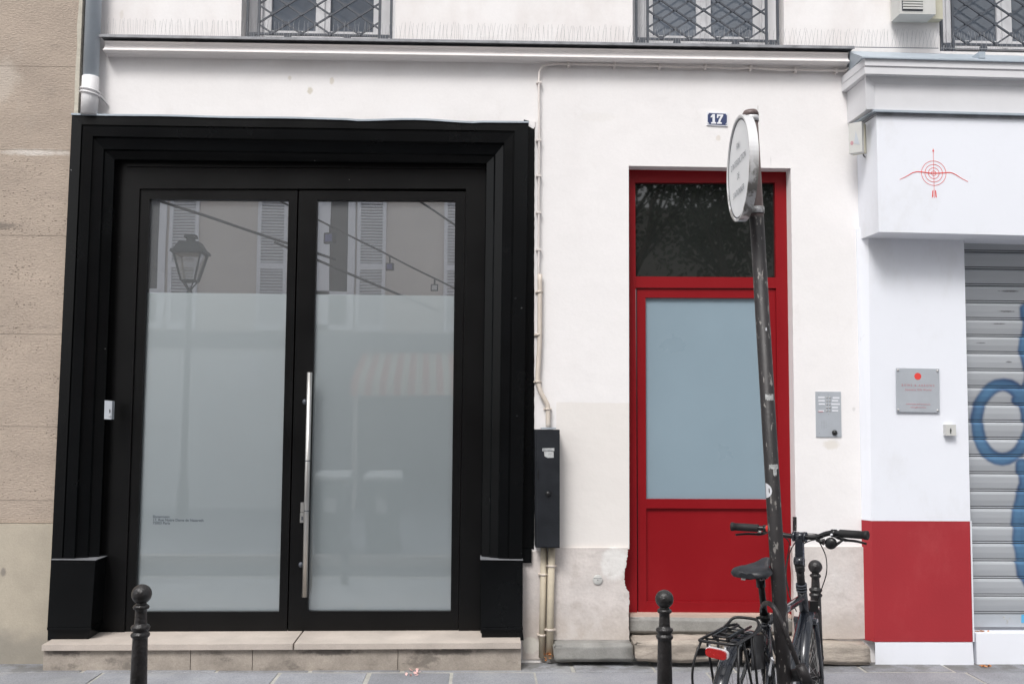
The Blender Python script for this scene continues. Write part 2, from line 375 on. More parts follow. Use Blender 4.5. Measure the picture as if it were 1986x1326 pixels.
zs = [7.5] + [Q(60, y, -.03).z for y in ys[1:]]
ya = -.03
for i in range(len(zs)-1):
    z1, z0 = zs[i], zs[i+1]
    xr1 = Q(156 if i == 0 else 155 - (ys[i]-60)*.02, 60, -.03).x if False else xr_t
    box(bm, (-9, ya, z0+.0012), (xr_t, .45, z1-.0012))
fin(bm, 'wall', stm, t, bev=.004)
bm = BM(); box(bm, (-9, ya+.006, 0.01), (xr_t-.01, .40, 7.4)); fin(bm, 'mortar_joint', m_mortar, t)
bm = BM()      # pale rendered edge strip beside the downpipe
pts = [(xr_t-.030, 7.5)]; 
for i in range(60):
    z = 7.5 - i*.125; pts.append((xr_t-.016-random.random()*.012, z))
edge = [(xr_t-.0, 7.5)] + [(xr_t, .02)]
for i in range(len(pts)-1):
    a, b = pts[i], pts[i+1]
    prism(bm, [(a[0], ya-.004, a[1]), (xr_t+.004, ya-.004, a[1]), (xr_t+.004, ya-.004, b[1]), (b[0], ya-.004, b[1])], .2)
fin(bm, 'edge_render', mat('edge_mortar', (.50, .47, .40), .9, .15, 20, .3, 40), t)
pm = m_plinth; tp = pm.node_tree
overlay(pm, blob(tp, Q(14, 1106, 0).x, Q(14, 1106, 0).z, .016, .026, .8, .6, 30, .8), (.20, .18, .16))
overlay(pm, blob(tp, Q(0, 1250, 0).x, Q(0, 1260, 0).z, .5, .13, 1.2, 2, 6, .55), (.20, .19, .17))
overlay(pm, smooth(tp, noise(tp, 5, 5), .58, .8, 0, .4), (.28, .25, .20))
bm = BM(); box(bm, (-9, -.052, -.01), (Q(100, 1100, -.05).x+.05, .44, zpl-.004)); fin(bm, 'plinth', pm, t, bev=.006)

# ================================================================== WHITE BUILDING
WB = thing('white_building', (0, 0, 0), 'white plastered building with moulded cornice and barred upper windows', 'building')
tw = m_plaster.node_tree
zc = Q(1150, 781, 0).z
Pw = pos(tw)
lowm = smooth(tw, math_n(tw, 'ADD', Pw[2], math_n(tw, 'MULTIPLY', noise(tw, 3, 3), .02)), zc+.018, zc+.008)
xm = math_n(tw, 'MULTIPLY', math_n(tw, 'GREATER_THAN', Pw[0], Q(1079, 800, 0).x), math_n(tw, 'LESS_THAN', Pw[0], Q(1225, 800, 0).x))
overlay(m_plaster, math_n(tw, 'MULTIPLY', math_n(tw, 'MULTIPLY', lowm, xm), .6), (.73, .69, .645))
for (x, y, rx, rz, h, c) in [(562, 152, .012, .014, .5, (.55, .50, .40)), (601, 176, .018, .022, .7, (.55, .50, .40)), (644, 157, .015, .022, .55, (.58, .52, .42)), (1393, 268, .016, .018, .45, (.60, .53, .44)),
                       (236, 28, .012, .03, .35, (.58, .54, .46)), (1612, 862, .05, .03, .45, (.62, .57, .48)), (1160, 228, .12, .03, .12, (.6, .57, .5)), (1470, 210, .003, .02, .6, (.4, .38, .36)), (1495, 312, .002, .03, .5, (.4, .38, .38)),
                       (1656, 793, .01, .012, .3, (.4, .4, .38)), (1375, 1000, .01, .01, .2, (.4, .4, .4))]:
    q = Q(x, y, 0); overlay(m_plaster, blob(tw, q.x, q.z, rx, rz, .7, 1.3, 45, h), c)
overlay(m_plaster, smooth(tw, noise(tw, 1.1, 6, 1, 1, .6, .7), .50, .72, 0, .30), (.70, .67, .66))
overlay(m_plaster, smooth(tw, noise(tw, 4, 6, 1, 1, .6, .7), .60, .74, 0, .22), (.62, .59, .57))
overlay(m_plaster, smooth(tw, noise(tw, 26, 3), .74, .78, 0, .5), (.50, .47, .44))
zcor = Q(1000, 112, 0).z; overlay(m_plaster, math_n(tw, 'MULTIPLY', smooth(tw, Pw[2], zcor-.22, zcor-.0), smooth(tw, noise(tw, 3, 5, 1, 1, .5), .35, .7, 0, .35)), (.60, .54, .51))  # pinkish shade under the cornice painted into the plaster, broken up by noise
# openings: black shopfront, red door, three windows
xL = xr_t + .01; xRt = 9.0; ztop = 7.5
bx0, bx1, bzt = Q(150, 400, 0).x, Q(1015, 400, 0).x, Q(500, 250, 0).z
dx0, dx1, dzt = Q(1220, 700, 0).x, Q(1536, 500, 0).x, Q(1370, 324, 0).z
dzb = Q(1370, 1226, 0).z
wins = []
for (xa, xb, yb) in ((467, 766, 73), (1227, 1521, 83), (1823, 2122, 94)):
    p = Q(xa, yb, 0); q = Q(xb, yb, 0); wins.append((p.x, q.x, p.z-.02, p.z+1.75))
sx1 = 9.0
zr0 = Q(1150, 1064, 0).z
holes = [(dx0-.062, dx0+.01, -1, zr0), (Q(1870, 700, 0).x-.04, 8.9, -1, Q(1900, 462, 0).z), (bx0, bx1, -1, bzt), (dx0, dx1, -1, dzt)] + [(a, b, c, d) for a, b, c, d in wins]
def wall_grid(bm, x0, x1, z0, z1, holes, Y=0, th=.30):
    xs = sorted({x0, x1, *[h[0] for h in holes], *[h[1] for h in holes]}); zs = sorted({z0, z1, *[max(z0, h[2]) for h in holes], *[h[3] for h in holes]})
    xs = [x for x in xs if x0 <= x <= x1]; zs = [z for z in zs if z0 <= z <= z1]
    vs = {}
    def V(i, j, k):
        if (i, j, k) not in vs: vs[i, j, k] = bm.verts.new((xs[i], Y if k == 0 else Y+th, zs[j]))
        return vs[i, j, k]
    def solid(i, j):
        if i < 0 or j < 0 or i >= len(xs)-1 or j >= len(zs)-1: return False
        cx = (xs[i]+xs[i+1])/2; cz = (zs[j]+zs[j+1])/2
        return not any(h[0] < cx < h[1] and h[2] < cz < h[3] for h in holes)
    for i in range(len(xs)-1):
        for j in range(len(zs)-1):
            if not solid(i, j): continue
            bm.faces.new((V(i, j, 0), V(i+1, j, 0), V(i+1, j+1, 0), V(i, j+1, 0)))
            bm.faces.new((V(i, j, 1), V(i, j+1, 1), V(i+1, j+1, 1), V(i+1, j, 1)))
            for (di, dj, a, b) in ((-1, 0, (i, j), (i, j+1)), (1, 0, (i+1, j+1), (i+1, j)), (0, -1, (i+1, j), (i, j)), (0, 1, (i, j+1), (i+1, j+1))):
                if not solid(i+di, j+dj): bm.faces.new((V(*a, 0), V(*b, 0), V(*b, 1), V(*a, 1)))
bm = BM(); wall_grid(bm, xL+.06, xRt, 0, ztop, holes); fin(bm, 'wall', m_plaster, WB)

# cornice
bm = BM()
def rail(bm, prof, xa, ya_, xb, yb_, Yr=0):
    """moulding: prof = [(Y, dz)] from top; runs between two pixel points of its top front edge given on wall plane"""
    A = Q(xa, ya_, Yr); B = Q(xb, yb_, Yr)
    ra = [Vector((A.x, y, A.z+dz)) for y, dz in prof]; rb = [Vector((B.x, y, B.z+dz)) for y, dz in prof]
    hexa(bm, ra, rb)
# Positions are measured on the cornice's own front plane
CY = -.095
rail(bm, [(0.002, -.002), (CY+.016, -.002), (CY+.026, -.008), (CY+.032, -.020), (CY+.030, -.034), (CY+.022, -.048), (CY+.008, -.060), (CY, -.064), (CY, -.068), (CY+.010, -.071), (CY+.045, -.073), (CY+.055, -.078), (.002, -.082)], 200, 77, 1648, 100, CY)
fin(bm, 'cornice', m_cornice, WB)
bm = BM()
rail(bm, [(.001, .040), (CY-.014, .022), (CY-.016, .004), (CY-.011, .003), (CY-.002, .012), (.001, .012)], 194, 74.5, 1656, 97.5, CY)
fin(bm, 'zinc_flashing', m_zincd, WB)

# base render (lower wall), ragged by the red door
def ragged(bm, left, right, Y, dy, n=26, jl=.0, jr=.012, seed=1):
    """strip between pixel polylines left/right ((x,y) top and bottom), broken edges"""
    rnd = random.Random(seed); L_, R_ = [], []
    def lerp(pl, s):
        k = s*(len(pl)-1); i = min(int(k), len(pl)-2); f = k-i
        return (pl[i][0]*(1-f)+pl[i+1][0]*f, pl[i][1]*(1-f)+pl[i+1][1]*f)
    for i in range(n+1):
        a = Q(*lerp(left, i/n), Y); b = Q(*lerp(right, i/n), Y)
        a.x += rnd.uniform(-jl, jl); b.x += rnd.uniform(-jr, jr); L_.append(a); R_.append(b)
    for i in range(n): prism(bm, [L_[i], R_[i], R_[i+1], L_[i+1]], dy)
tb = m_basepl.node_tree; Pb = pos(tb); zb = Q(1150, 1230, 0).z
overlay(m_basepl, smooth(tb, math_n(tb, 'ADD', Pb[2], math_n(tb, 'MULTIPLY', noise(tb, 5, 4), .25)), zb+.38, zb+.12, 0, .55), (.43, .37, .32))
overlay(m_basepl, blob(tb, Q(1190, 1090, 0).x, Q(1190, 1090, 0).z, .08, .11, .5, .9, 14, .85), (.74, .73, .71))
overlay(m_basepl, blob(tb, Q(1030, 1255, 0).x, Q(1030, 1250, 0).z, .06, .05, .3, 1.2, 24, .8), (.62, .60, .54))
overlay(m_basepl, smooth(tb, noise(tb, 9, 5), .56, .70, 0, .35), (.42, .37, .33))
overlay(m_basepl, smooth(tb, noise(tb, 3, 6, 1, 1, .7, .7), .50, .66, 0, .40), (.70, .67, .655))
bm = BM()
ragged(bm, [(1014, 1068), (1014, 1278)], [(1074, 1068), (1072, 1278)], -.006, .03, 10, 0, .001, 2)
fin(bm, 'base_render', m_basepl, WB)
bm = BM()
ragged(bm, [(1074, 1062), (1072, 1240)], [(1218, 1062), (1217, 1078), (1213, 1100), (1210, 1120), (1214, 1140), (1221, 1150), (1219, 1190), (1221, 1240)], -.018, .20, 60, 0, .0035, 3)
fin(bm, 'base_render', m_basepl, WB)
bm = BM()
ragged(bm, [(1537, 1060), (1541, 1238)], [(1690, 1060), (1702, 1238)], -.016, .05, 10, .003, 0, 4)
fin(bm, 'base_render', m_basepl, WB)

def rough_block(bm, pxs, Yf, Yb, seed=0, amp=.006, cuts=5):
    """worn stone block with pixel corners on the front plane (TL,TR,BR,BL)"""
    b2 = BM(); P4 = [Q(x, y, Yf) for x, y in pxs]
    prism(b2, P4, Yb-Yf)
    bmesh.ops.bevel(b2, geom=b2.edges[:], offset=.012, segments=2, affect='EDGES', clamp_overlap=True)
    bmesh.ops.subdivide_edges(b2, edges=[e for e in b2.edges if e.calc_length() > .05], cuts=cuts, use_grid_fill=True)
    rnd = random.Random(seed)
    from mathutils import noise as mn
    for v in b2.verts:
        k = mn.noise_vector(v.co*9+Vector((seed, 0, 0)))*amp + mn.noise_vector(v.co*28+Vector((seed, 3, 0)))*amp*.5
        v.co += k
    me = bpy.data.meshes.new('x'); b2.to_mesh(me); b2.free(); bm.from_mesh(me); bpy.data.meshes.remove(me)
bm = BM(); rough_block(bm, [(1073, 1249), (1228, 1247), (1230, 1283), (1076, 1283)], -.13, .04, 1, .006)
fin(bm, 'base_stone', m_grey, WB, smooth_=True)
bm = BM(); rough_block(bm, [(1560, 1247), (1690, 1250), (1692, 1289), (1560, 1287)], -.13, .04, 5, .010)
fin(bm, 'base_stone', m_step, WB, smooth_=True)

# door steps
bm = BM(); rough_block(bm, [(1232, 1243), (1400, 1243), (1400, 1284), (1233, 1283)], -.16, .10, 2, .011, 7)
rough_block(bm, [(1403, 1243), (1562, 1245), (1562, 1286), (1403, 1285)], -.165, .10, 3, .011, 7)
fin(bm, 'door_step', m_step, WB, smooth_=True)
bm = BM(); pq(bm, [(1352, 1257), (1377, 1257), (1377, 1270), (1351, 1271)], -.172, .05); fin(bm, 'step_gap_shade', m_black, WB)  # black block standing in for the shade inside a gap in the step
bm = BM(); rough_block(bm, [(1218, 1197), (1538, 1199), (1541, 1230), (1218, 1228)], .03, .22, 4, .004, 6)
fin(bm, 'door_step', m_grey, WB, smooth_=True)
bm = BM(); pq(bm, [(1222, 1190), (1536, 1192), (1536, 1199), (1222, 1198)], .045, .12); fin(bm, 'threshold', m_wood, WB, bev=.003)

# ---- red door
DY = .10
bm = BM()
def frame_px(bm, o, i, Y, dy):
    """rectangular frame between outer and inner pixel rectangles (x0,y0,x1,y1[,x0b,x1b])"""
    def rc(r): 
        x0, y0, x1, y1 = r[:4]; xb0, xb1 = (r[4], r[5]) if len(r) > 4 else (x0, x1)
        return [Q(x0, y0, Y), Q(x1, y0, Y), Q(xb1, y1, Y), Q(xb0, y1, Y)]
    A, B = rc(o), rc(i)
    for k in range(4):
        j = (k+1) % 4; prism(bm, [A[k], A[j], B[j], B[k]], dy)
frame_px(bm, (1196, 329, 1540, 1196, 1198, 1542), (1232, 354, 1503, 1189, 1236, 1512), DY, .09)
pq(bm, [(1233, 536), (1505, 538), (1505, 559), (1233, 558)], DY, .09)
fin(bm, 'door_frame', m_red, WB, bev=.003)
bm = BM(); pq(bm, [(1230, 350), (1506, 352), (1506, 538), (1230, 538)], DY+.03, .012); tw_ = fin(bm, 'transom_window', m_tpane, WB)
LY = DY+.012
bm = BM()
Lo = [(1235.5, 560), (1505, 561), (1511.5, 1187), (1237, 1187)]
cols = [(1252, 1488, 577, 579), ]
def quadpx(bm, a, b, c, d, Y, dy): prism(bm, [Q(*p, Y) for p in (a, b, c, d)], dy)
# stiles and rails butt together
quadpx(bm, (1235.5, 560), (1252, 560), (1254, 1187), (1238, 1187), LY, .05)
quadpx(bm, (1488, 561), (1504, 561), (1511, 1187), (1495, 1187), LY, .05)
quadpx(bm, (1252, 560), (1488, 561), (1488, 578), (1252, 577), LY, .05)
quadpx(bm, (1253.4, 967), (1492.3, 968), (1492.5, 986), (1253.5, 985), LY, .05)
quadpx(bm, (1254, 1166), (1494.8, 1167), (1495, 1187), (1254, 1187), LY, .05)
door = fin(bm, 'door', m_red, WB, bev=.0025); tag(door, 'red entrance door with frosted blue glass upper panel')
bm = BM(); quadpx(bm, (1250, 574), (1490, 575), (1494, 972), (1251, 971), LY+.022, .012); fin(bm, 'frosted_pane', m_frost, door)
bm = BM(); quadpx(bm, (1252, 982), (1494, 983), (1496, 1169), (1252, 1168), LY+.018, .02); fin(bm, 'panel', m_red, door)
bm = BM(); quadpx(bm, (1538.5, 1002), (1545, 1002), (1545, 1029), (1538.5, 1029), -.004, .012); quadpx(bm, (1541, 1012), (1543, 1012), (1543, 1017), (1541, 1017), -.007, .004)
tag(fin(bm, 'door_bell', [m_post], None), 'small brown bell plate on the right jamb of the red door', 'bell plate')

# ---- upper windows with grilles
def make_window(wn, idx):
    x0, x1, z0, z1 = wn; wd = x1-x0
    s = wd/299.0       # metres per photo pixel
    Yf = .15
    bm = BM()
    def fr(a, b, c, d, y=Yf, dy=.05): box(bm, (x0+a*s, y, z0+c*s), (x0+b*s, y+dy, z0+d*s))
    H = (z1-z0)/s
    fr(-1, 30, 20, H); fr(269, 300, 20, H)            # outer frame
    fr(36, 48, 24, H-4, Yf+.012); fr(251, 263, 24, H-4, Yf+.012); fr(136, 150, 24, H-4, Yf+.012); fr(150.5, 165, 24, H-4, Yf+.008)
    fr(48, 136, 24, 40, Yf+.014); fr(165, 251, 24, 40, Yf+.012); fr(30, 36, 24, H-4, Yf+.03); fr(263, 269, 24, H-4, Yf+.03); fr(144, 154, 24, H-4, Yf-.006, .02)
    wo = fin(bm, 'window', m_wframe, WB, bev=.003)
    for a, b in ((46, 138), (163, 253)):
        bm = BM(); box(bm, (x0+a*s, Yf+.03, z0+36*s), (x0+b*s, Yf+.036, z1-.01)); fin(bm, 'pane', m_wpane, wo)
    bm = BM(); box(bm, (x0-.01, Yf+.04, z0-.02), (x0+300*s, Yf+.09, z0+25*s)); fin(bm, 'rail', m_zincd, wo)  # dark box standing in for the shadow below the window frame
    # wrought-iron grille
    bm = BM(); Yg = .035
    def bar(xa, za, xb, zb, th=.008, y=Yg, dep=.012):
        a = Vector((x0+xa*s, y, z0+za*s)); b = Vector((x0+xb*s, y, z0+zb*s)); t_ = (b-a).normalized(); n_ = Vector((-t_.z, 0, t_.x))*th
        prism(bm, [a-n_, b-n_, b+n_, a+n_], dep)
    zt = H*.60; 
    for xa in (9, 31.5, 267.5, 290): bar(xa, 0, xa, zt, .0085, Yg-.002, .016)
    bar(9, 18.5, 290, 18.5, .0075, Yg, .014); bar(9, 3, 290, 3, .005, Yg, .012); bar(9, zt, 290, zt, .008)
    k = 57.0; hgt = 38.5; xs0, xs1, zb0, zt0 = 33, 266, 20, zt-2
    n = 12
    for i in range(-n, n):
        for sg, yy in ((1, Yg+.004), (-1, Yg-.004)):
            # line x = cx + sg*(z-zb0)*(k/hgt)
            cx = xs0 + 24 + i*k
            za, zb_ = zb0, zt0
            sl = sg*k/hgt
            # clip to x range
            def xat(z): return cx + sl*(z-zb0)
            lo, hi = zb0, zt0
            for X in (xs0, xs1):
                zc_ = zb0 + (X-cx)/sl
                if sl > 0:
                    if X == xs0: lo = max(lo, zc_)
                    else: hi = min(hi, zc_)
                else:
                    if X == xs0: hi = min(hi, zc_)
                    else: lo = max(lo, zc_)
            if hi-lo > 2: bar(xat(lo), lo, xat(hi), hi, .0055, yy, .010)
    # rivets at crossings
    for i in range(-2, 7):
        for j in range(0, 12):
            X = xs0+24+i*k/2*1 ; Z = zb0 + j*hgt/2
            if (i+j) % 2 == 0 and xs0+3 < X < xs1-3 and Z < zt0: disc(bm, (x0+X*s, Yg-.010, z0+Z*s), .0125, .008, 10)
    for X in (20, 89, 205, 278):
        disc(bm, (x0+X*s, Yg-.006, z0+10.5*s), .026, .012, 14); disc(bm, (x0+X*s, Yg-.012, z0+10.5*s), .013, .008, 10)
    fin(bm, 'window_grille', m_iron, WB)
for i, wn in enumerate(wins): make_window(wn, i)

# ================================================================== interior of the showroom (behind the black doors)
ix0, ix1 = -3.6, .45
bm = BM()
box(bm, (ix0-.1, 6.4, -.1), (ix1+.1, 6.5, 3.3)); box(bm, (ix0-.1, .32, -.1), (ix0, 6.4, 3.3)); box(bm, (ix1, .32, -.1), (ix1+.1, 6.4, 3.3)); box(bm, (ix0, .32, 3.20), (ix1, 6.4, 3.3))
struct(bm, 'showroom_walls', m_room)
bm = BM(); box(bm, (ix0, .32, .02), (ix1, 6.4, .10)); struct(bm, 'showroom_floor', m_roomfl)
# ================================================================== BLACK SHOPFRONT
SF = thing('black_shopfront', (-2.5, 0, 0), 'glossy black moulded timber shopfront surround around the tall glass doors', 'shopfront')
def ring3(tl, tr, br, bl, Y): return [Q(*tl, Y), Q(*tr, Y), Q(*br, Y), Q(*bl, Y)]
YB = 1241
rings = [  # (Y, TL, TR, BR, BL) measured pixels
 (.02,   (139.5, 222), (1024.5, 237), (1010, YB), (92, YB)),
 (-.075, (139.5, 222), (1024.5, 237), (1010, YB), (92, YB)),
 (-.078, (158, 241.5), (998, 254), (985, YB), (113, YB)),
 (-.068, (158.8, 242.5), (997, 255), (984, YB), (114, YB)),
 (-.068, (160.2, 244), (995.6, 257), (982.6, YB), (115.4, YB)),
 (-.075, (161, 245), (995, 258), (982, YB), (116, YB)),
 (-.068, (180, 264), (978, 277), (965, YB), (137, YB)),
 (-.045, (182, 268), (976, 281), (963, YB), (140, YB)),
 (-.025, (201, 289), (961, 300), (949, YB), (163, YB)),
 (-.005, (204, 293), (958, 303), (946, YB), (167, YB)),
 (.020,  (222, 309), (944, 317), (932, YB), (186, YB)),
 (.085,  (225, 313), (942, 319), (930, YB), (190, YB)),
 (.13,   (226, 314), (941, 320), (929, YB), (191, YB)),
]
bm = BM(); prev = None
for (Y, a, b, c, d) in rings:
    vs = [bm.verts.new(p) for p in ring3(a, b, c, d, Y)]
    if prev:
        for (i, j) in ((3, 0), (0, 1), (1, 2)): bm.faces.new((prev[i], prev[j], vs[j], vs[i]))
    prev = vs
fin(bm, 'surround', m_black, SF)
bm = BM()
for i in range(40):      # weathered zinc strip along the top, lifted where the paint peels
    f0, f1 = i/40, (i+1)/40; xa = 138+888*f0; xb = 138+888*f1
    k0 = 1.6*math.sin(f0*23)*(.3+(.6 < f0 < .9)); k1 = 1.6*math.sin(f1*23)*(.3+(.6 < f1 < .9))
    A = Q(xa, 219.5+16*f0+k0, -.085); B = Q(xb, 219.5+16*f1+k1, -.085)
    prism(bm, [A, B, B-Vector((0, 0, .011)), A-Vector((0, 0, .011))], .10)
fin(bm, 'zinc_capping', m_zinc, SF)
bm = BM()     # brush-painted strip and sealant on the wall, right side
ragged(bm, [(1016, 232), (1012, 1064)], [(1037, 238), (1036, 500), (1036, 1064)], -.004, .006, 90, 0, .0012, 6)
fin(bm, 'painted_margin', m_black, SF)
bm = BM(); ragged(bm, [(1026, 233), (1026, 245)], [(1040, 236), (1036, 250)], -.008, .01, 5, .004, .006, 7); fin(bm, 'sealant', m_plaster, SF)
bm = BM(); pq(bm, [(1008, 1064), (1031, 1064), (1031, 1091), (1008, 1091)], -.03, .04); fin(bm, 'bracket', m_black, SF, bev=.003)
# pilaster bases
for (x0, x1, xb0, xb1, inner) in ((98, 185, 91.5, 168, 1), (931.5, 1014, 933, 1013, 0)):
    bm = BM()
    f = [Q(x0+1, 1086, -.105), Q(x1, 1087, -.105), Q(xb1 + (8 if inner else 0), 1218, -.105), Q(xb0, 1218, -.105)]
    prism(bm, f, .23)
    g = [Q(xb0+1, 1218.5, -.095), Q(xb1+(7 if inner else 0), 1218.5, -.095), Q(xb1+3, 1241, -.095), Q(xb0+1, 1241, -.095)]
    prism(bm, g, .22)
    h = [Q(xb0-.5, 1216, -.112), Q(xb1+(9 if inner else 1), 1216, -.112), Q(xb1+(9 if inner else 1), 1221, -.112), Q(xb0-.5, 1221, -.112)]
    prism(bm, h, .22)
    fin(bm, 'pilaster_base', m_black, SF, bev=.004)
    bm = BM(); prism(bm, [Q(x0, 1084.2, -.110), Q(x1+.5, 1085.2, -.110), Q(x1+.5, 1086.2, -.110), Q(x0, 1085.2, -.110)], .20); fin(bm, 'ledge', m_zincd, SF)
# door frame, leaves
FY = .085
bm = BM()
frame_px(bm, (218, 306, 950, 1232, 180, 938), (271, 366, 904, 1229, 241, 889), FY, .07)
pq(bm, [(247, 317), (942, 321), (942, 327), (247, 323)], FY-.012, .03)
fin(bm, 'door_frame', m_black2, SF, bev=.003)
def leaf(o, g, lab, Y):
    """o, g: TL,TR,BR,BL pixel corners of leaf and of its glass"""
    bm = BM(); A = [Q(*p, Y) for p in o]; B = [Q(*p, Y) for p in g]
    for k in range(4):
        j = (k+1) % 4; prism(bm, [A[k], A[j], B[j], B[k]], .06)
    lf = fin(bm, 'glazed_door', m_black2, SF, bev=.003); lf['label'] = lab
    bm = BM(); G = [Q(*p, YG) for p in g]; c = sum(G, Vector())/4
    G = [c+(p-c)*1.02 for p in G]; prism(bm, G, .006); fin(bm, 'pane', m_glass, lf)
    zf = Q(500, 569.5, YG).z; bm = BM(); f = [Vector((p.x, YG-.0015, p.z)) for p in G]
    tl = f[0].lerp(f[3], (f[0].z-zf)/(f[0].z-f[3].z)); tr = f[1].lerp(f[2], (f[1].z-zf)/(f[1].z-f[2].z))
    prism(bm, [tl, tr, f[2], f[3]], .001); fl = fin(bm, 'frosted_film', m_film, lf)
    bm = BM(); prism(bm, [Vector((p.x, YG+.02, p.z)) for p in G], .012) if 0 else None; bm.free()
    return lf, fl
lfA, flA = leaf([(271.5, 367), (577, 369), (556, 1228), (242, 1228)], [(290, 386), (560, 388), (541, 1185.5), (262, 1185.5)], 'left leaf of the black glass doors', FY+.012)
lfB, flB = leaf([(580, 369), (903.5, 372), (888, 1229), (558.5, 1228)], [(615, 388), (883, 389), (874, 1184.5), (597, 1184.5)], 'right leaf of the black glass doors with the long steel handle', FY+.012)
q = Q(296, 1003, YG-.0015)
for i, (s_, px) in enumerate((('Showroom:', 24.5), ('17, Rue Notre Dame de Nazareth', 76.5), ('75003 Paris', 26.5))):
    p = Q(296, 1003.5+6.2*i, YG-.0022); tx = text('lettering', s_, .0235, p, (1, 0, -.008), (0, 0, 1), m_inkdk, lfA, 1, 1.0, .0002, bold=.0006)
# pull handle
bm = BM(); a = Q(600.5, 722, FY-.055); b = Q(591, 1157, FY-.055)
b.x = a.x
tube(bm, [a, b], .0165, 14)
hx = a.x
tilt = (Q(591, 1157, FY-.055).x - Q(600.5, 722, FY-.055).x)
hd = fin(bm, 'pull_handle', m_steel, lfB)
for yy in (779, 1096):
    bm = BM(); c = Q(594, yy, FY-.04); c.x = hx-.0; tube(bm, [Vector((c.x, FY-.05, c.z)), Vector((c.x-.02, FY+.015, c.z))], .009, 10)
    lathe(bm, [(.001, -.018), (.012, -.014), (.017, 0), (.012, .014), (.001, .018)], (c.x-.034, FY-.012, c.z), 16); fin(bm, 'handle_fixing', m_iron, hd)
for yy in (893, 990):
    bm = BM(); c = Q(594, yy, FY-.055); tube(bm, [Vector((hx, FY-.055, c.z-.003)), Vector((hx, FY-.055, c.z+.003))], .0175, 14); fin(bm, 'joint_ring', m_iron, hd)
bm = BM(); pq(bm, [(583, 974), (590.5, 974), (590, 992.8), (582.5, 992.8)], FY-.012, .03); pq(bm, [(582, 994), (589.5, 994), (589, 1013), (581.5, 1013)], FY-.016, .03)
lk = fin(bm, 'lock_case', m_steel, lfB, bev=.003)
bm = BM(); pq(bm, [(584.5, 1001), (587.5, 1001), (587.3, 1008), (584.3, 1008)], FY-.020, .006); fin(bm, 'keyhole_cover', m_iron, lk)
# sill and riser of the shopfront
bm = BM(); A = Q(81, 1250, -.235); B = Q(1011, 1246, -.235)
zt = (A.z+B.z)/2
for (xa, xb) in ((0, .52), (.523, 1)):
    x0 = A.x+(B.x-A.x)*xa; x1 = A.x+(B.x-A.x)*xb-.002
    z0a = A.z+(B.z-A.z)*xa; z0b = A.z+(B.z-A.z)*xb
    hexa(bm, [(x0, -.235, z0a-.034), (x1, -.235, z0b-.034), (x1, -.235, z0b), (x0, -.235, z0a)], [(x0, .30, z0a-.034+.010), (x1, .30, z0b-.034+.010), (x1, .30, z0b+.012), (x0, .30, z0a+.012)])
fin(bm, 'stone_sill', m_sill, SF, bev=.005)
bm = BM(); cuts = [84, 370, 490, 772, 1011]
for a, b in zip(cuts, cuts[1:]):
    pa = Q(a, 1259, -.21); pb = Q(b, 1255, -.21); fa = (a-84)/927; 
    prism(bm, [Vector((pa.x+.002, -.21, A.z-.035+(B.z-A.z)*fa)), Vector((pb.x-.002, -.21, A.z-.035+(B.z-A.z)*(b-84)/927)), Vector((pb.x-.002, -.21, -.02)), Vector((pa.x+.002, -.21, -.02))], .4)
trs = m_riser.node_tree
overlay(m_riser, smooth(trs, noise(trs, 8, 6, .5, 1, 1, .7), .54, .68, 0, .7), (.13, .115, .10))
for x, rx in ((640, .16), (870, .18), (130, .10)):
    q = Q(x, 1266, -.21); overlay(m_riser, blob(trs, q.x, q.z+.01, rx, .02, 1, 2.2, 30, .75), (.07, .06, .055))
fin(bm, 'stone_riser', m_riser, SF, bev=.004)
# bell plate on the left pilaster
t = thing('keyhole_plate', Q(209, 795, -.05), 'small silver keyhole plate screwed to the black left pilaster', 'key switch')
bm = BM(); pq(bm, [(203, 776), (217.5, 777.5), (216, 813), (202, 812.5)], -.052, .045); fin(bm, 'plate', m_alu, t, bev=.002)
bm = BM(); c = Q(213, 796, -.055); pq(bm, [(211.8, 793), (214, 795), (213.6, 800), (212, 800)], -.0545, .003); fin(bm, 'keyhole', m_blk, t)
bm = BM(); c = Q(213, 806, -.055); lathe(bm, [(.005, -.003), (.003, -.006), (.001, -.007)], c, 10, 'Y'); fin(bm, 'screw', m_steel, t)

# ================================================================== RIGHT WHITE SHOPFRONT
WS = thing('white_shopfront', (3, 0, 0), 'white painted shopfront with red-banded pilaster, deep fascia and cornice', 'shopfront')
XE = Q(1986, 500, 0).x + 3.2
def hx4(bm, f, k): hexa(bm, f, k)
def V(x, y, z): return Vector((x, y, z))
# pilaster: splayed left facet + front, white above, red band, white base
PY = -.07
def pil(bm, fl, fr, bl, dz0, dz1, extra=0):
    pass
def pilseg(name, m, yl0, yl1, y0, y1, Y, xl, xf, xr):
    """xl=(top,bottom) px of facet edge on wall plane, xf of the front corner, xr of right edge"""
    bm = BM()
    a, b, c = Q(xl[0], yl0, -.012), Q(xf[0], y0, Y), Q(xr[0], y0+1, Y)
    d, e, f = Q(xl[1], yl1, -.012), Q(xf[1], y1, Y), Q(xr[1], y1+1, Y)
    zt_, zb_ = b.z, e.z
    top = [V(a.x, -.012, zt_), V(b.x, Y, zt_), V(c.x, Y, zt_), V(c.x, .25, zt_), V(a.x, .25, zt_)]
    bot = [V(d.x, -.012, zb_), V(e.x, Y, zb_), V(f.x, Y, zb_), V(f.x, .25, zb_), V(d.x, .25, zb_)]
    hexa(bm, top, bot); return fin(bm, name, m, WS, bev=.0025)
pilseg('pilaster', m_shop, 440, 1009, 440, 1009.5, PY, (1661, 1672.5), (1684, 1690.5), (1869, 1882))
rp = pilseg('painted_band', m_redp, 1009, 1235, 1010, 1243.5, PY-.002, (1672, 1676), (1690.5, 1695.5), (1881, 1886.5)); rp['label'] = 'red painted band of the pilaster'
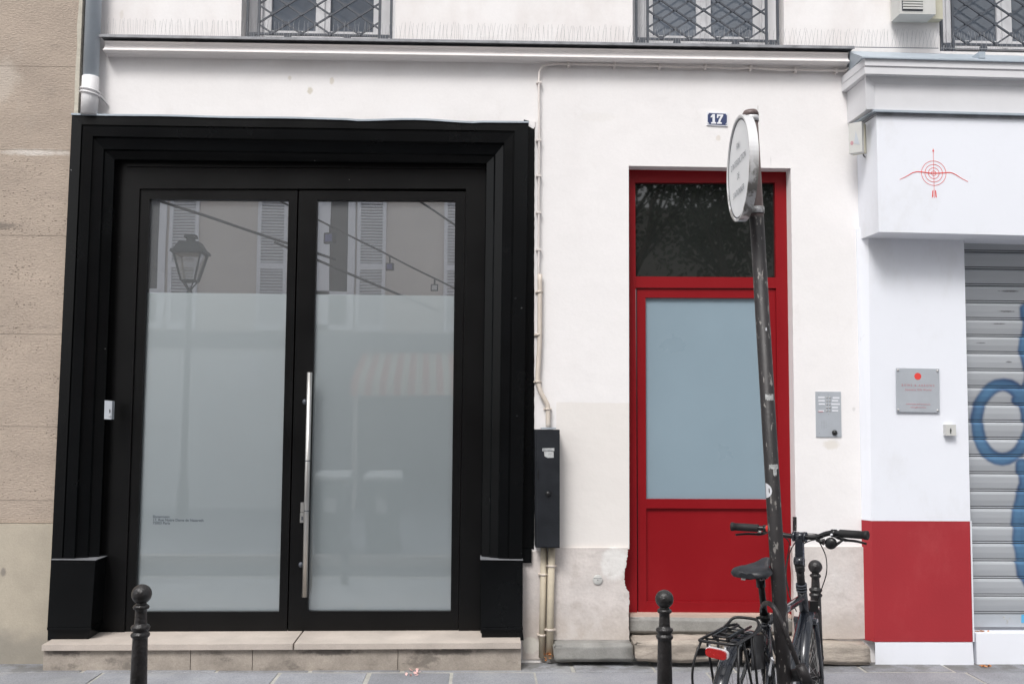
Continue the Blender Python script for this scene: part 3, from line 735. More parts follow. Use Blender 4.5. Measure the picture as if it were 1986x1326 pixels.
pilseg('pilaster_base', m_shop, 1244, 1290, 1245, 1291, PY-.006, (1697, 1699), (1697, 1698), (1886.5, 1889))
bm = BM(); quadpx(bm, (1881.5, 1010), (1884.5, 1010), (1890, 1244), (1887, 1244), PY+.005, .1); fin(bm, 'jamb', m_shop, WS)
# fascia
FA = -.29; q0 = Q(1704, 222, FA); q1 = Q(1700, 449.5, FA); xl = (q0.x+q1.x)/2
sl = (Q(1986, 456.5, FA).z-q1.z)/(Q(1986, 456, FA).x-q1.x)
bm = BM(); b0 = Q(1674, 340, -.012).x
def fasc(x0f, x0b, ztop, zbot, Yf, Yb, sl_=sl, x1=XE):
    L_ = x1-x0f
    return ([V(x0f, Yf, zbot), V(x1, Yf, zbot+sl_*L_), V(x1, Yf, ztop+sl_*L_), V(x0f, Yf, ztop)], [V(x0b, Yb, zbot), V(x1, Yb, zbot+sl_*L_), V(x1, Yb, ztop+sl_*L_), V(x0b, Yb, ztop)])
hexa(bm, *fasc(xl, xl-.02, q0.z+.02, q1.z, FA, .05)); fa = fin(bm, 'fascia', m_shop, WS, bev=.003)
# frieze box with recessed panel, gutter, cornice mouldings, zinc roof
def span(name, m, pts, bev=.002):
    """pts: list of (px,py,Y, dxback) profile corners front-left, extruded right"""
    bm = BM(); 
    for (xa, ya, xb, yb, Yf, back) in pts:
        a = Q(xa, ya, Yf); b = Q(xb, yb, Yf); hexa(bm, *fasc(a.x, a.x+back, a.z, b.z, Yf, .02, sl*.75))
    return fin(bm, name, m, WS, bev=bev)
span('gutter', m_zincd, [(1699, 216, 1701, 223, FA-.012, -.03)], .003)
span('gutter', m_zinc, [(1694, 212.5, 1696, 216.5, FA-.03, -.03)], .002)
span('frieze', m_shopg, [(1679, 150, 1681, 213, FA-.010, -.012)])
bm = BM(); a = Q(1680, 163, FA-.018); 
for (p0, p1) in (((1679, 143), (1697, 163)),):
    pass
A_ = [Q(1679, 146, FA-.03), Q(1990, 152, FA-.03), Q(1990, 168, FA-.012), Q(1696, 162, FA-.012)]; B_ = [p+V(0, .02, 0) for p in A_]; hexa(bm, [A_[0], A_[1], A_[2], A_[3]], B_)
A_ = [Q(1679, 146, FA-.03), Q(1696, 162, FA-.012), Q(1696, 212, FA-.012), Q(1680, 212, FA-.03)]; B_ = [p+V(0, .02, 0) for p in A_]; hexa(bm, A_, B_)
fin(bm, 'panel_moulding', m_shopg, WS)
span('cornice', m_shopg, [(1677.5, 112, 1678, 127, FA-.075, -.02), (1677.5, 127.5, 1678, 131, FA-.066, -.02), (1677.5, 131, 1678, 143, FA-.070, -.02)], .004)
bm = BM(); a = Q(1672, 110, FA-.09); w_ = Q(1643, 99, -.005); L_ = XE-a.x; s7 = sl*.75
hexa(bm, [V(a.x, FA-.09, a.z-.008), V(XE, FA-.09, a.z-.008+s7*L_), V(XE, FA-.09, a.z+s7*L_), V(a.x, FA-.09, a.z)], [V(w_.x, -.002, a.z+.03), V(XE, -.002, a.z+.03+s7*L_), V(XE, -.002, w_.z+s7*L_), V(w_.x, -.002, w_.z)])
fin(bm, 'zinc_roof', m_zinc, WS)
bm = BM(); q = Q(1905, 104, FA-.02); box(bm, (q.x-.02, FA-.02, q.z-.03), (q.x+.02, -.1, q.z+.012)); fin(bm, 'zinc_roof_joint', m_zinc, WS, bev=.003)
bm = BM(); quadpx(bm, (1659, 165), (1663.5, 165), (1664, 243), (1659.5, 243), -.02, .02); fin(bm, 'joint_strip', m_zincd, WS)
# header above the shutter, ledge below
bm = BM(); a = Q(1867, 458, .02); a2 = Q(1869, 470, .02); box(bm, (a.x-.002, -.04, a2.z+.004), (XE, .30, a2.z+.30)); fin(bm, 'header', m_shopg, WS)
bm = BM(); a = Q(1893, 1227.5, -.06); box(bm, (a.x, -.06, -.02), (XE, .30, a.z)); fin(bm, 'shop_step', m_shop, WS, bev=.004)
# emblem: circles, arrow, bow
EC = Q(1811, 336, FA-.0015); es = (Q(1871, 336, FA).x - Q(1811, 336, FA).x)/60
bm = BM()
def ringp(r, th):
    n = 48; 
    for k in range(n):
        a0, a1 = 2*math.pi*k/n, 2*math.pi*(k+1)/n
        prism(bm, [EC+V(math.cos(a0)*(r-th), 0, math.sin(a0)*(r-th)), EC+V(math.cos(a1)*(r-th), 0, math.sin(a1)*(r-th)), EC+V(math.cos(a1)*(r+th), 0, math.sin(a1)*(r+th)), EC+V(math.cos(a0)*(r+th), 0, math.sin(a0)*(r+th))], .001)
for r in (23.7, 17, 10.4, 4.4): ringp(r*es, .42*es)
def seg(x0, z0, x1, z1, w0, w1=None, dy=0):
    w1 = w0 if w1 is None else w1; a = EC+V(x0*es, -dy, z0*es); b = EC+V(x1*es, -dy, z1*es); t_ = (b-a).normalized(); n_ = V(-t_.z, 0, t_.x)
    prism(bm, [a-n_*w0*es, b-n_*w1*es, b+n_*w1*es, a+n_*w0*es], .0008)
seg(0, 47, 0, -48, .32, dy=.0002)
prism(bm, [EC+V(-1.8*es, -.0004, 42*es), EC+V(1.8*es, -.0004, 42*es), EC+V(0, -.0004, 48*es)], .0008)
for sg in (-1, 1):
    prism(bm, [EC+V(sg*1.6*es, -.0004, -32.5*es), EC+V(sg*3.6*es, -.0004, -34.5*es), EC+V(sg*4.6*es, -.0004, -48*es), EC+V(sg*2.2*es, -.0004, -45.5*es)], .0008)
bow = spline([(-66, 0, -13), (-54, 0, -7.5), (-42, 0, -.5), (-32, 0, 2.3), (-20, 0, 1.6), (-9, 0, .2), (0, 0, 0), (9, 0, .2), (20, 0, 1), (32, 0, 1.6), (42, 0, -2), (54, 0, -9.5), (66, 0, -15.5)], 5)
for i in range(len(bow)-1):
    k0 = .35+.6*math.sin(math.pi*i/(len(bow)-1)); k1 = .35+.6*math.sin(math.pi*(i+1)/(len(bow)-1)); seg(bow[i].x, bow[i].z, bow[i+1].x, bow[i+1].z, k0, k1, .0003)
fin(bm, 'painted_emblem', m_inkred, fa)

# ---- roller shutter
RS = thing('roller_shutter', (Q(1930, 1200, .05).x, .05, 0), 'grey metal roller shutter sprayed with blue looping graffiti', 'roller shutter')
SY = .04
bm = BM(); lay = bm.loops.layers.float_color.new('paint')
xs0 = Q(1869, 470, SY).x - .012; xs_bot = Q(1889, 1180, SY).x
xsm = xs0-.0
ysl = [470, 493, 524] 
edges_px = [462] + [491+i*32.9 for i in range(0, 3)] + [589+ (i)*33.3 for i in range(1, 18)]
ztop_ = Q(1920, 458, SY).z; zbot_ = Q(1920, 1190, SY).z; nsl = 22
pit_ = (ztop_-zbot_)/nsl
rnd = random.Random(3); NX = 150; xr_ = XE
def ell(x, z, cx, cz, rx, rz, r_in):
    a = math.atan2((z-cz)/rz, (x-cx)/rx); d = math.hypot((x-cx)/rx, (z-cz)/rz); return 1 if r_in < d < 1 else 0
gpx = (Q(1986, 800, SY).x-Q(1886, 800, SY).x)/100
def G(px, py): q = Q(px, py, SY); return q.x, q.z
e1 = G(1945, 818)
from mathutils import noise as mn
def sstep(a, b, x): 
    t_ = max(0, min(1, (x-a)/(b-a))); return t_*t_*(3-2*t_)
def paintcol(x, z, i, base):
    wob = mn.noise(V(x*6, z*6, i*7.3))*.012; x2 = x + wob + .006*math.sin(i*2.1)
    cov = 0; dark = 0
    def stroke(pl, wd):
        best = 9
        for (a, b) in zip(pl, pl[1:]):
            vx, vz = b[0]-a[0], b[1]-a[1]; t_ = max(0, min(1, ((x2-a[0])*vx+(z-a[1])*vz)/(vx*vx+vz*vz))); d_ = math.hypot(x2-a[0]-vx*t_, z-a[1]-vz*t_); best = min(best, d_)
        return best
    d = min(stroke(s_, .05) for s_ in STK)
    cov = .93*(1-sstep(.032, .054, d)); 
    if cov <= 0: return base
    dk = .15+.85*sstep(.008, .045, d) - .5*mn.noise(V(x*5, z*5, 5)); dk = max(0, min(1, dk))
    c = (.014+.045*(1-dk), .055+.11*(1-dk), .15+.15*(1-dk))
    c = tuple(k*(.9+.2*base[0]/.46) for k in c)
    return tuple(base[k]*(1-cov)+c[k]*cov for k in range(3))
loop = [G(1943+50*math.cos(a), 818+72*math.sin(a)) for a in [2*math.pi*k/28 for k in range(29)]]
STK = [loop, [G(*p) for p in ((1990, 600), (2002, 680), (1992, 745), (1975, 775))], [G(*p) for p in ((1982, 900), (1990, 960), (1984, 1030), (1992, 1095), (2004, 1140))], [G(*p) for p in ((2010, 560), (1992, 620), (1986, 680), (2005, 740), (2040, 770))], [G(*p) for p in ((1990, 925), (1975, 980), (1972, 1040), (1985, 1110), (2010, 1160), (2060, 1180))],
       [G(*p) for p in ((2040, 770), (2100, 700), (2160, 760), (2170, 900), (2110, 980), (2060, 930), (2060, 840))], [G(*p) for p in ((2250, 600), (2230, 800), (2260, 1000), (2330, 1120))]]
prof = [(0, .0), (.06, -.010), (.16, -.013), (.5, -.010), (.83, -.002), (.875, .006), (.885, -.004), (.945, -.004), (.95, .008), (1.0, .006)]
for i in range(nsl):
    zt_ = ztop_-i*pit_; tone = rnd.uniform(.92, 1.08)
    for k in range(len(prof)-1):
        (s0, y0), (s1, y1) = prof[k], prof[k+1]
        sub = 5 if (s1-s0) > .3 else 1
        for j in range(sub):
            a0 = s0+(s1-s0)*j/sub; a1 = s0+(s1-s0)*(j+1)/sub; ya = y0+(y1-y0)*j/sub; yb = y0+(y1-y0)*(j+1)/sub
            z0_ = zt_-a0*pit_; z1_ = zt_-a1*pit_
            x = xs0; 
            while x < xr_:
                dx = .010 if x < xs0+.85 else .06
                f = bm.faces.new([bm.verts.new(p) for p in ((x, SY+ya, z0_), (x+dx, SY+ya, z0_), (x+dx, SY+yb, z1_), (x, SY+yb, z1_))])
                groove = k in (4, 8) and a0 >= .80
                bs = (.09, .09, .095) if groove else (.43*tone, .45*tone, .475*tone)
                for l in f.loops:
                    c = paintcol(l.vert.co.x, l.vert.co.z, i, bs) if not groove else bs
                    l[lay] = (*c, 1)
                x += dx
fin(bm, 'curtain', m_shut, RS, norm=False)
tsh = m_shut.node_tree
for (x, y, rx, rz) in ((1955, 565, .06, .006), (1950, 604, .05, .005), (1935, 628, .04, .004), (1955, 702, .02, .005), (1900, 665, .03, .003)):
    q = Q(x, y, SY); overlay(m_shut, blob(tsh, q.x, q.z, rx, rz, .8, 1.5, 60, .7), (.06, .06, .06))
bm = BM(); a = Q(1890, 1190, SY-.016); b = Q(1891, 1215, SY-.016); box(bm, (xs0, SY-.016, b.z), (XE, SY+.02, zbot_)); bb = fin(bm, 'bottom_bar', m_alu, RS, bev=.003)
bm = BM()
for (x, y, w_, h_) in ((1945, 1194, 5, 7), (1952, 1200, 4, 8), (1957, 1197, 3, 5), (1950, 1207, 5, 3)): pq(bm, [(x, y), (x+w_, y+1), (x+w_-1, y+h_), (x+1, y+h_-2)], SY-.018, .002)
fin(bm, 'paper_remnant', m_paper, bb)
bm = BM(); pq(bm, [(1981, 1191), (1994, 1191), (1994, 1207), (1981, 1207)], SY-.018, .002); fin(bm, 'sticker', mat('light_blue_sticker', (.10, .38, .62), .5), bb)

# ---- little shop plaque, key switch
t = thing('metal_plaque', Q(1780, 756, PY-.01), 'square grey metal plaque with red dot and pale red lettering', 'plaque')
bm = BM(); pq(bm, [(1738, 713.5), (1821.5, 715), (1822.5, 799.5), (1739, 798.5)], PY-.014, .004); fin(bm, 'plate', m_alu, t, bev=.001)
for (x, y) in ((1741.5, 717.5), (1818, 719), (1742, 794.5), (1818.5, 795.5)):
    bm = BM(); lathe(bm, [(.006, .012), (.007, -.002), (.0055, -.006), (.001, -.007)], Q(x, y, PY-.014), 14, 'Y'); fin(bm, 'bolt', m_steel, t)
bm = BM(); disc(bm, Q(1780, 729.5, PY-.0150), .0225, .0008, 28); fin(bm, 'red_dot', m_inkred, t)
for s_, px, py, sz, sp, mm in (('BOWS & ARROWS', 1780.5, 749, .019, 1.55, m_pinkink), ('Japanese Gift World', 1781, 757.2, .0175, 1.2, m_pinkink), ('www.bows-and-arrows.eu', 1781, 784.6, .0135, 1.12, m_pinkink), ('www.gift-world.eu', 1781, 790.6, .0125, 1.1, m_pinkink)):
    tx = text('lettering', s_, sz, Q(px, py, PY-.0152), (1, 0, -.012), (0, 0, 1), mm, t, .98, sp, .0003, 'CENTER', bold=.0003)
t = thing('key_switch', Q(1844, 834, PY), 'small white key switch box under the plaque on the white pilaster', 'key switch')
bm = BM(); pq(bm, [(1834, 823), (1854, 823), (1854.5, 844.5), (1834.5, 844.5)], PY-.035, .034); fin(bm, 'box', m_bone, t, bev=.003)
bm = BM(); c = Q(1844, 831, PY-.0365); pq(bm, [(1841, 828.5), (1847, 828.5), (1847, 832.5), (1841, 832.5)], PY-.0362, .002) if 0 else None; pq(bm, [(1843, 830), (1845, 830), (1845, 840.5), (1843, 840.5)], PY-.0365, .002); fin(bm, 'keyhole', m_iron, t)
bm = BM(); pq(bm, [(1842.5, 833), (1845.6, 833), (1845, 838), (1843, 838)], PY-.0375, .0015); fin(bm, 'slot', m_blk, t)

# ---- intercom
t = thing('intercom', Q(1606, 803, 0), 'grey metal intercom panel with name labels and black camera dome', 'intercom')
def ic(x, y): return (1570+x/12.05, 750+y/12.05)
bm = BM(); pq(bm, [ic(140, 108), ic(732, 112), ic(750, 1172), ic(158, 1170)], -.006, .006); pl = fin(bm, 'panel', m_alu, t, bev=.002)
labs = [(205, 355, 245), (208, 355, 323), (215, 360, 402), (240, 350, 482), (215, 340, 560), (545, 700, 255), (525, 670, 322), (510, 712, 402), (530, 665, 480), (530, 670, 556)]
for i, (a, b, y) in enumerate(labs):
    if i == 3: continue
    bm = BM(); pq(bm, [ic(a, y-17), ic(b, y-16), ic(b, y+17), ic(a, y+16)], -.0075, .002); fin(bm, 'name_label', m_enamw, t)
for i in range(5):
    for x in (408, 474):
        bm = BM(); lathe(bm, [(.0045, .001), (.0045, -.003), (.003, -.004), (.0005, -.004)], Q(*ic(x, 250+78*i), -.006), 14, 'Y'); fin(bm, 'button', m_steel, t)
bm = BM()
for i in range(4):
    for j in range(7): disc(bm, Q(*ic(285+i*34, 790+j*30), -.0068), .0011, .001, 8)
for x, y in ((218, 182), (434, 176), (443, 640), (238, 1082), (672, 1090)): disc(bm, Q(*ic(x, y), -.0068), .0016, .001, 8)
fin(bm, 'speaker_grille', m_blk, t)
bm = BM(); lathe(bm, [(.0175, .001), (.0175, -.006), (.013, -.013), (.006, -.017), (.0005, -.018)], Q(*ic(585, 1070), -.006), 24, 'Y'); fin(bm, 'camera_dome', m_blk, t)
bm = BM(); pq(bm, [ic(205, 565), ic(320, 567), ic(318, 588), ic(208, 588)], -.0078, .001); fin(bm, 'red_tape', m_pinkink, t)

# ---- house number plate
t = thing('house_number_plate', Q(1391, 231, 0), 'blue enamel house number plate reading 17 above the red door', 'house number')
bm = BM(); pq(bm, [(1371, 217), (1411.5, 219), (1411.5, 245), (1370.7, 243)], -.008, .008); fin(bm, 'border', m_enamw, t, bev=.002)
bm = BM(); pl8 = [(1374.5, 219.5), (1408, 221), (1409.8, 223), (1409.8, 241.4), (1408, 243.2), (1374.3, 241.5), (1372.6, 239.6), (1372.8, 221)]
prism(bm, [Q(*p, -.0092) for p in pl8], .002); fin(bm, 'plate', m_enam, t)
bm = BM()
def np(x, y): return Q(1371+(x-648)/3.788, 217.2+(y-823)/3.788, -.0098)
one = [(676, 856), (690, 840), (707, 840), (707, 897), (716, 900), (716, 910), (678, 910), (678, 900), (689, 897), (689, 860), (677, 866)]
sev = [(722, 842), (768, 842), (768, 852), (752, 880), (746, 898), (758, 901), (758, 911), (722, 911), (722, 901), (730, 898), (736, 878), (750, 855), (733, 855), (731, 868), (722, 868)]
prism(bm, [np(*p) for p in one], .001); prism(bm, [np(*p) for p in sev], .001); fin(bm, 'digits', m_enamw, t)
for (x, y, sx, sy) in ((648, 823, 1, 1), (802, 829, -1, 1), (802, 922, -1, -1), (648, 918, 1, -1)):
    bm = BM(); prism(bm, [np(x+sx*14, y+sy*5), np(x+sx*19, y+sy*5), np(x+sx*8, y+sy*20), np(x+sx*5, y+sy*16)], .001); fin(bm, 'corner_ornament', m_enamw, t)

# ---- benchmark disc, bracket dots
t = thing('survey_marker', Q(1159, 1123, -.02), 'round grey metal marker disc on the stained base of the wall', 'marker disc')
bm = BM(); c = Q(1159, 1123.5, -.019); lathe(bm, [(.031, .001), (.031, -.006), (.028, -.008), (.0005, -.008)], c, 32, 'Y'); fin(bm, 'disc', m_bone, t)
bm = BM(); lathe(bm, [(.004, .001), (.003, -.003), (.0005, -.003)], c+V(0, -.008, 0), 12, 'Y'); 
prism(bm, [c+V(-.026, -.0092, .009), c+V(.026, -.0092, .009), c+V(.026, -.0092, .0115), c+V(-.026, -.0092, .0115)], .001); fin(bm, 'stud', m_zincd, t)

# ---- drainpipe
t = thing('drainpipe', Q(178, 200, -.06), 'zinc downpipe with white plastic lower length beside the stone building', 'drainpipe')
cx = Q(176.5, 190, -.06).x; cz = Q(176, 152, -.06).z; cb = Q(176, 224, -.03).z
cxt = Q(181.5, 20, -.06).x
cx = (cx+cxt)/2
rr_ = (Q(192, 190, -.06).x-Q(160.5, 190, -.06).x)/2
bm = BM(); tube(bm, [(cx, -.07, 7.4), (cx, -.07, cz)], rr_*.93, 24); fin(bm, 'zinc_pipe', mat('grey_painted_zinc', (.50, .56, .62), .45, .06, 5), t)
bm = BM(); tube(bm, [(cx, -.07, cz+.004), (cx, -.07, cb-.01)], rr_*1.02, 24); fin(bm, 'plastic_pipe', m_pvc, t)
bm = BM()
for z in (Q(176, 176, -.07).z, Q(176, 183, -.07).z): tube(bm, [(cx+rr_*1.12*math.cos(a), -.07+rr_*1.12*math.sin(a), z-.012*math.cos(a)) for a in [2*math.pi*k/24 for k in range(24)]], .007, 6, closed=True)
tube(bm, spline([(cx+rr_, -.08, z), (cx+rr_+.02, -.04, z-.02), (cx+rr_+.04, -.01, z-.05)]), .007, 6)
fin(bm, 'cord_tie', m_pvc, t)
bm = BM(); box(bm, (cx-rr_-.034, -.0, cb), (cx-rr_-.006, .02, 7.4)); fin(bm, 'gap_shade', m_zincd, t)  # dark strip standing in for the shade between pipe and stone

# ---- cable with clips, conduit
t = thing('wall_cable', Q(1045, 300, -.02), 'white cable clipped under the cornice and down beside the black shopfront', 'cable')
cpx = [(1660, 118), (1650, 128), (1641, 136), (1630, 138), (1600, 136.5), (1543, 136), (1500, 135), (1456, 132), (1420, 133), (1368, 130), (1330, 131), (1279, 128.5), (1230, 128), (1192, 126.5), (1103, 125), (1085, 124.5), (1066, 125.5), (1053, 129), (1047, 138), (1045.5, 150), (1045.5, 200), (1045.5, 300), (1045, 400), (1045, 470), (1044.5, 545)]
bm = BM(); tube(bm, [Q(x, y, -.028) for x, y in spline([(a, b, 0) for a, b in cpx], 3) and [(v.x, v.y) for v in spline([(a, b, 0) for a, b in cpx], 3)]], .0075, 8); fin(bm, 'cable', m_cream if 0 else mat('painted_cable', (.70, .65, .62), .6, .05, 8), t)
for (x, y) in ((1103, 125), (1192, 126.5), (1279, 128.5), (1368, 130), (1456, 132), (1543, 136), (1622, 138), (1045.5, 160), (1044.5, 272), (1044.5, 341), (1044.5, 412), (1044.5, 484)):
    bm = BM(); q = Q(x, y, -.028); hor = y < 150
    box(bm, (q.x-(.007 if hor else .016), -.038, q.z-(.016 if hor else .006)), (q.x+(.007 if hor else .016), 0, q.z+(.016 if hor else .006)), .002); fin(bm, 'clip', MATS['painted_cable'], t)
t = thing('conduit', Q(1050, 700, -.02), 'cream conduit bending down into the black meter cabinet', 'conduit')
cpx = [(1047, 532, 0), (1047, 600, 0), (1046.5, 660, 0), (1044.5, 700, 0), (1043, 735, 0), (1048, 758, 0), (1058, 778, 0), (1062.5, 790, 0), (1063, 828, 0)]
bm = BM(); tube(bm, [Q(v.x, v.y, -.028) for v in spline(cpx, 4)], .0155, 12); fin(bm, 'pipe', m_cream, t)
for (x, y) in ((1046, 566), (1044, 649), (1043, 740), (1062.5, 793)):
    bm = BM(); q = Q(x, y, -.028); tube(bm, [(q.x, -.028, q.z-.006), (q.x, -.028, q.z+.006)], .019, 12); box(bm, (q.x-.026, -.012, q.z-.005), (q.x+.026, 0, q.z+.005)); fin(bm, 'clip', m_cream, t)
# ---- cabinet
CYF = -.135
t = thing('meter_cabinet', Q(1062, 1060, -.06), 'tall narrow black metal meter cabinet with scuffed edges', 'cabinet')
bm = BM(); pq(bm, [(1037.5, 832.5), (1085.5, 833), (1085.5, 1062), (1039, 1061.5)], CYF, .13); fin(bm, 'box', m_cab, t, bev=.004)
bm = BM(); pq(bm, [(1041.5, 834), (1085, 834.5), (1085, 1060.5), (1042.5, 1060)], CYF-.008, .009); lid = fin(bm, 'door', m_cab, t, bev=.003)
bm = BM(); lathe(bm, [(.016, .002), (.016, -.006), (.010, -.012), (.0005, -.014)], Q(1063, 957, CYF-.008), 20, 'Y'); fin(bm, 'knob', m_blk, lid)
bm = BM()
pq(bm, [(1052, 869), (1075, 868.5), (1075, 874), (1052, 874.5)], CYF-.0092, .001)
pq(bm, [(1055, 875.5), (1073.5, 875), (1074, 887), (1062, 887.5), (1056, 884)], CYF-.0092, .001)
fin(bm, 'torn_sticker', m_paper, lid)
tx = text('sticker_print', 'EDF-GAZ', .014, Q(1053, 873.4, CYF-.0098), (1, 0, 0), (0, 0, 1), m_inkdk, lid, .95, 1, .0002)
bm = BM(); pq(bm, [(1042.5, 911), (1045, 911), (1045, 928), (1042.5, 928)], CYF-.014, .012); fin(bm, 'hinge', m_blk, t)
bm = BM(); box(bm, (Q(1050, 830, -.1).x, -.12, Q(1050, 831.5, -.1).z), (Q(1078, 830, -.1).x, -.02, Q(1050, 829, -.1).z), .004); fin(bm, 'conduit_seal', m_zinc, t)
# ---- twin pipes
for (xa, xb, yb, r_, Yp, lb) in ((1055, 1051, 1274, .0205, -.03, 'left one of the two cream pipes running down from the black meter cabinet'), (1070, 1065.5, 1277, .0225, -.05, 'right one of the two cream pipes, ending by dry leaves')):
    t = thing('service_pipe', Q(xb, yb, Yp), lb, 'pipe', 'pipes under the meter cabinet')
    a = Q(xa, 1060, Yp); b = Q(xb, yb, Yp)
    bm = BM(); tube(bm, [a, a.lerp(b, .5), b], r_, 16); fin(bm, 'pipe', m_creamd, t)
    for k in ((.17, .74) if r_ > .021 else (.25, .80)):
        c = a.lerp(b, k); bm = BM(); tube(bm, [c-V(0, 0, .007), c+V(0, 0, .007)], r_+.003, 16); box(bm, (c.x-r_-.012, Yp-.004, c.z-.004), (c.x+r_+.012, -.0, c.z+.004)); fin(bm, 'clip', m_cream, t)

# ---- alarm boxes
t = thing('alarm_box', Q(1666, 268, -.1), 'small weathered white alarm box with red spot hung under the shop gutter', 'alarm box')
a = Q(1661, 240, -.17); b = Q(1661, 298, -.17)
M_ = Matrix.Rotation(R(-38), 4, 'Z')
def rotbox(bm, c, M, x0, x1, y0, y1, z0, z1, bev=0):
    f = [c+M@V(x, y0, z) for x, z in ((x0, z0), (x1, z0), (x1, z1), (x0, z1))]; k = [c+M@V(x, y1, z) for x, z in ((x0, z0), (x1, z0), (x1, z1), (x0, z1))]; hexa(bm, f, k)
c = V(a.x, -.17, b.z); hz = a.z-b.z
bm = BM(); rotbox(bm, c, M_, -.042, .042, -.03, .015, 0, hz); fin(bm, 'cover', m_bone, t, bev=.004)
bm = BM(); rotbox(bm, c, M_, -.040, .046, .015, .05, .004, hz-.002); fin(bm, 'base', m_beige, t, bev=.002)
bm = BM(); n = 16; prism_pts = [c+M_@V(-.022+.010*math.cos(2*math.pi*k/n), -.0315, hz*.33+.014*math.sin(2*math.pi*k/n)) for k in range(n)]
hexa(bm, prism_pts, [p+M_@V(0, .003, 0) for p in prism_pts]); fin(bm, 'red_spot', m_pinkink, t)
bm = BM(); prism_pts = [c+M_@V(x, -.0312, z) for x, z in ((-.008, hz*.30), (.028, hz*.24), (.004, hz*.72))]; hexa(bm, prism_pts, [p+M_@V(0, .003, 0) for p in prism_pts]); fin(bm, 'worn_patch', m_alu, t)
bm = BM(); e = Q(1680, 296, -.12); tube(bm, spline([e+V(-.02, 0, .01), e+V(-.018, 0, -.02), e+V(0, 0, -.032), e+V(.012, 0, -.01), e+V(.012, .03, .01)]), .004, 6); fin(bm, 'cable', m_zincd, t)
t = thing('ventilation_box', Q(1785, 20, -.1), 'off-white louvred alarm siren box between the barred windows, cut by the top edge', 'siren box')
p0 = Q(1745, 27, -.16); p1 = Q(1815, 30, -.16)
bm = BM(); box(bm, (p0.x, -.16, p0.z), (p1.x, -.02, p0.z+.26)); fin(bm, 'cover', m_bone, t, bev=.008)
bm = BM()
for i in range(12): box(bm, (p0.x+.02, -.172, p0.z+.03+i*.018), (p0.x+.15, -.150, p0.z+.041+i*.018))
fin(bm, 'louvres', m_bone, t, bev=.002)
bm = BM(); box(bm, (p0.x+.015, -.161, p0.z+.02), (p0.x+.155, -.158, p0.z+.25)); fin(bm, 'grille_shadow_gap', m_iron, t)
bm = BM(); q = Q(1827, 20, -.05); box(bm, (p0.x+.01, -.06, p0.z+.012), (q.x, 0, p0.z+.27)); fin(bm, 'base', m_beige, t, bev=.004)

# ---- bird spikes on the cornice
rnd = random.Random(11)
def spikes(xa, xb, label, ya, yb, n):
    A = Q(xa, ya, -.05); B = Q(xb, yb, -.05)
    t = thing('bird_spikes', A, label, 'bird spikes', 'bird spikes along the cornice')
    bm = BM(); tube(bm, [A, B], .003, 6); fin(bm, 'base_strip', m_zincd, t)
    bm = BM()
    for i in range(n):
        f = (i+.5)/n; c = A.lerp(B, f); c.z += -.0; g = rnd.uniform(-.12, .12)+(.10 if i % 2 else -.06)
        for dy in (-.25,):
            tube(bm, [c, c+V(g*.115, dy*.12*(1 if i % 2 else -.3), .112+rnd.uniform(-.008, .008))], .00085, 3, False)
    fin(bm, 'wires', m_wire, t)
spikes(200, 466, 'row of thin bird spikes left of the first barred window', 71, 75, 66)
spikes(470, 764, 'row of thin bird spikes in front of the first barred window', 75, 79, 60)
spikes(768, 1225, 'long row of thin bird spikes between the first and second barred windows', 79, 86, 112)
spikes(1230, 1519, 'row of thin bird spikes in front of the second barred window', 86, 90, 60)
spikes(1524, 1820, 'row of bent bird spikes under the louvred siren box', 90, 94, 78)
spikes(1824, 2100, 'row of thin bird spikes in front of the third barred window, cut by the frame', 94, 99, 56)

# ================================================================== SIGN POST
PD = -2.30            # plane of the post axis
t = thing('sign_post', Q(1521, 1326, PD), 'leaning dark scuffed sign post with torn paper remnants in front of the bicycle', 'sign post')
top = Q(1455.5, 222, PD); mid = Q(1493, 820, PD); low = Q(1521.5, 1326, PD)
dirp = (top-low).normalized(); base = low - dirp*((low.z+.05)/dirp.z)
bm = BM(); pr = .0300
tube(bm, [base, low, top], pr, 28); fin(bm, 'pole', m_post, t)
tp_ = m_post.node_tree
scr = noise(tp_, 60, 4, 1, 1, .35); overlay(m_post, smooth(tp_, scr, .60, .65, 0, .6), (.33, .31, .29))
overlay(m_post, smooth(tp_, noise(tp_, 14, 4, 1, 1, .6), .62, .72, 0, .5), (.09, .06, .045))
Pz = pos(tp_); overlay(m_post, smooth(tp_, Pz[2], Q(1460, 420, PD).z-.01, Q(1460, 420, PD).z+.01, 0, .85), (.14, .10, .095))
bm = BM(); tube(bm, [top-dirp*.010, top+dirp*.004, top+dirp*.016], [pr*1.14, pr*1.14, pr*.9], 24); fin(bm, 'cap', m_post, t)
def onpost(py, ang, rad=1.03):
    """point on the post surface at photo height py; ang measured from the camera side"""
    f = (py-222)/(1326-222); c = top.lerp(low, f); return c + V(math.sin(ang)*pr*rad, -math.cos(ang)*pr*rad, 0)
def wrap(bm, y0, y1, a0, a1, n=10, jag=0, rad=1.03, seed=0):
    rnd = random.Random(seed); 
    for i in range(n):
        b0 = a0+(a1-a0)*i/n; b1 = a0+(a1-a0)*(i+1)/n; j0 = rnd.uniform(-jag, jag); j1 = rnd.uniform(-jag, jag)
        f = [onpost(y0+j0, b0, rad), onpost(y0+j0, b1, rad), onpost(y1+j1, b1, rad), onpost(y1+j1, b0, rad)]
        k = [onpost(y0+j0, b0, rad-.03), onpost(y0+j0, b1, rad-.03), onpost(y1+j1, b1, rad-.03), onpost(y1+j1, b0, rad-.03)]; hexa(bm, f, k)
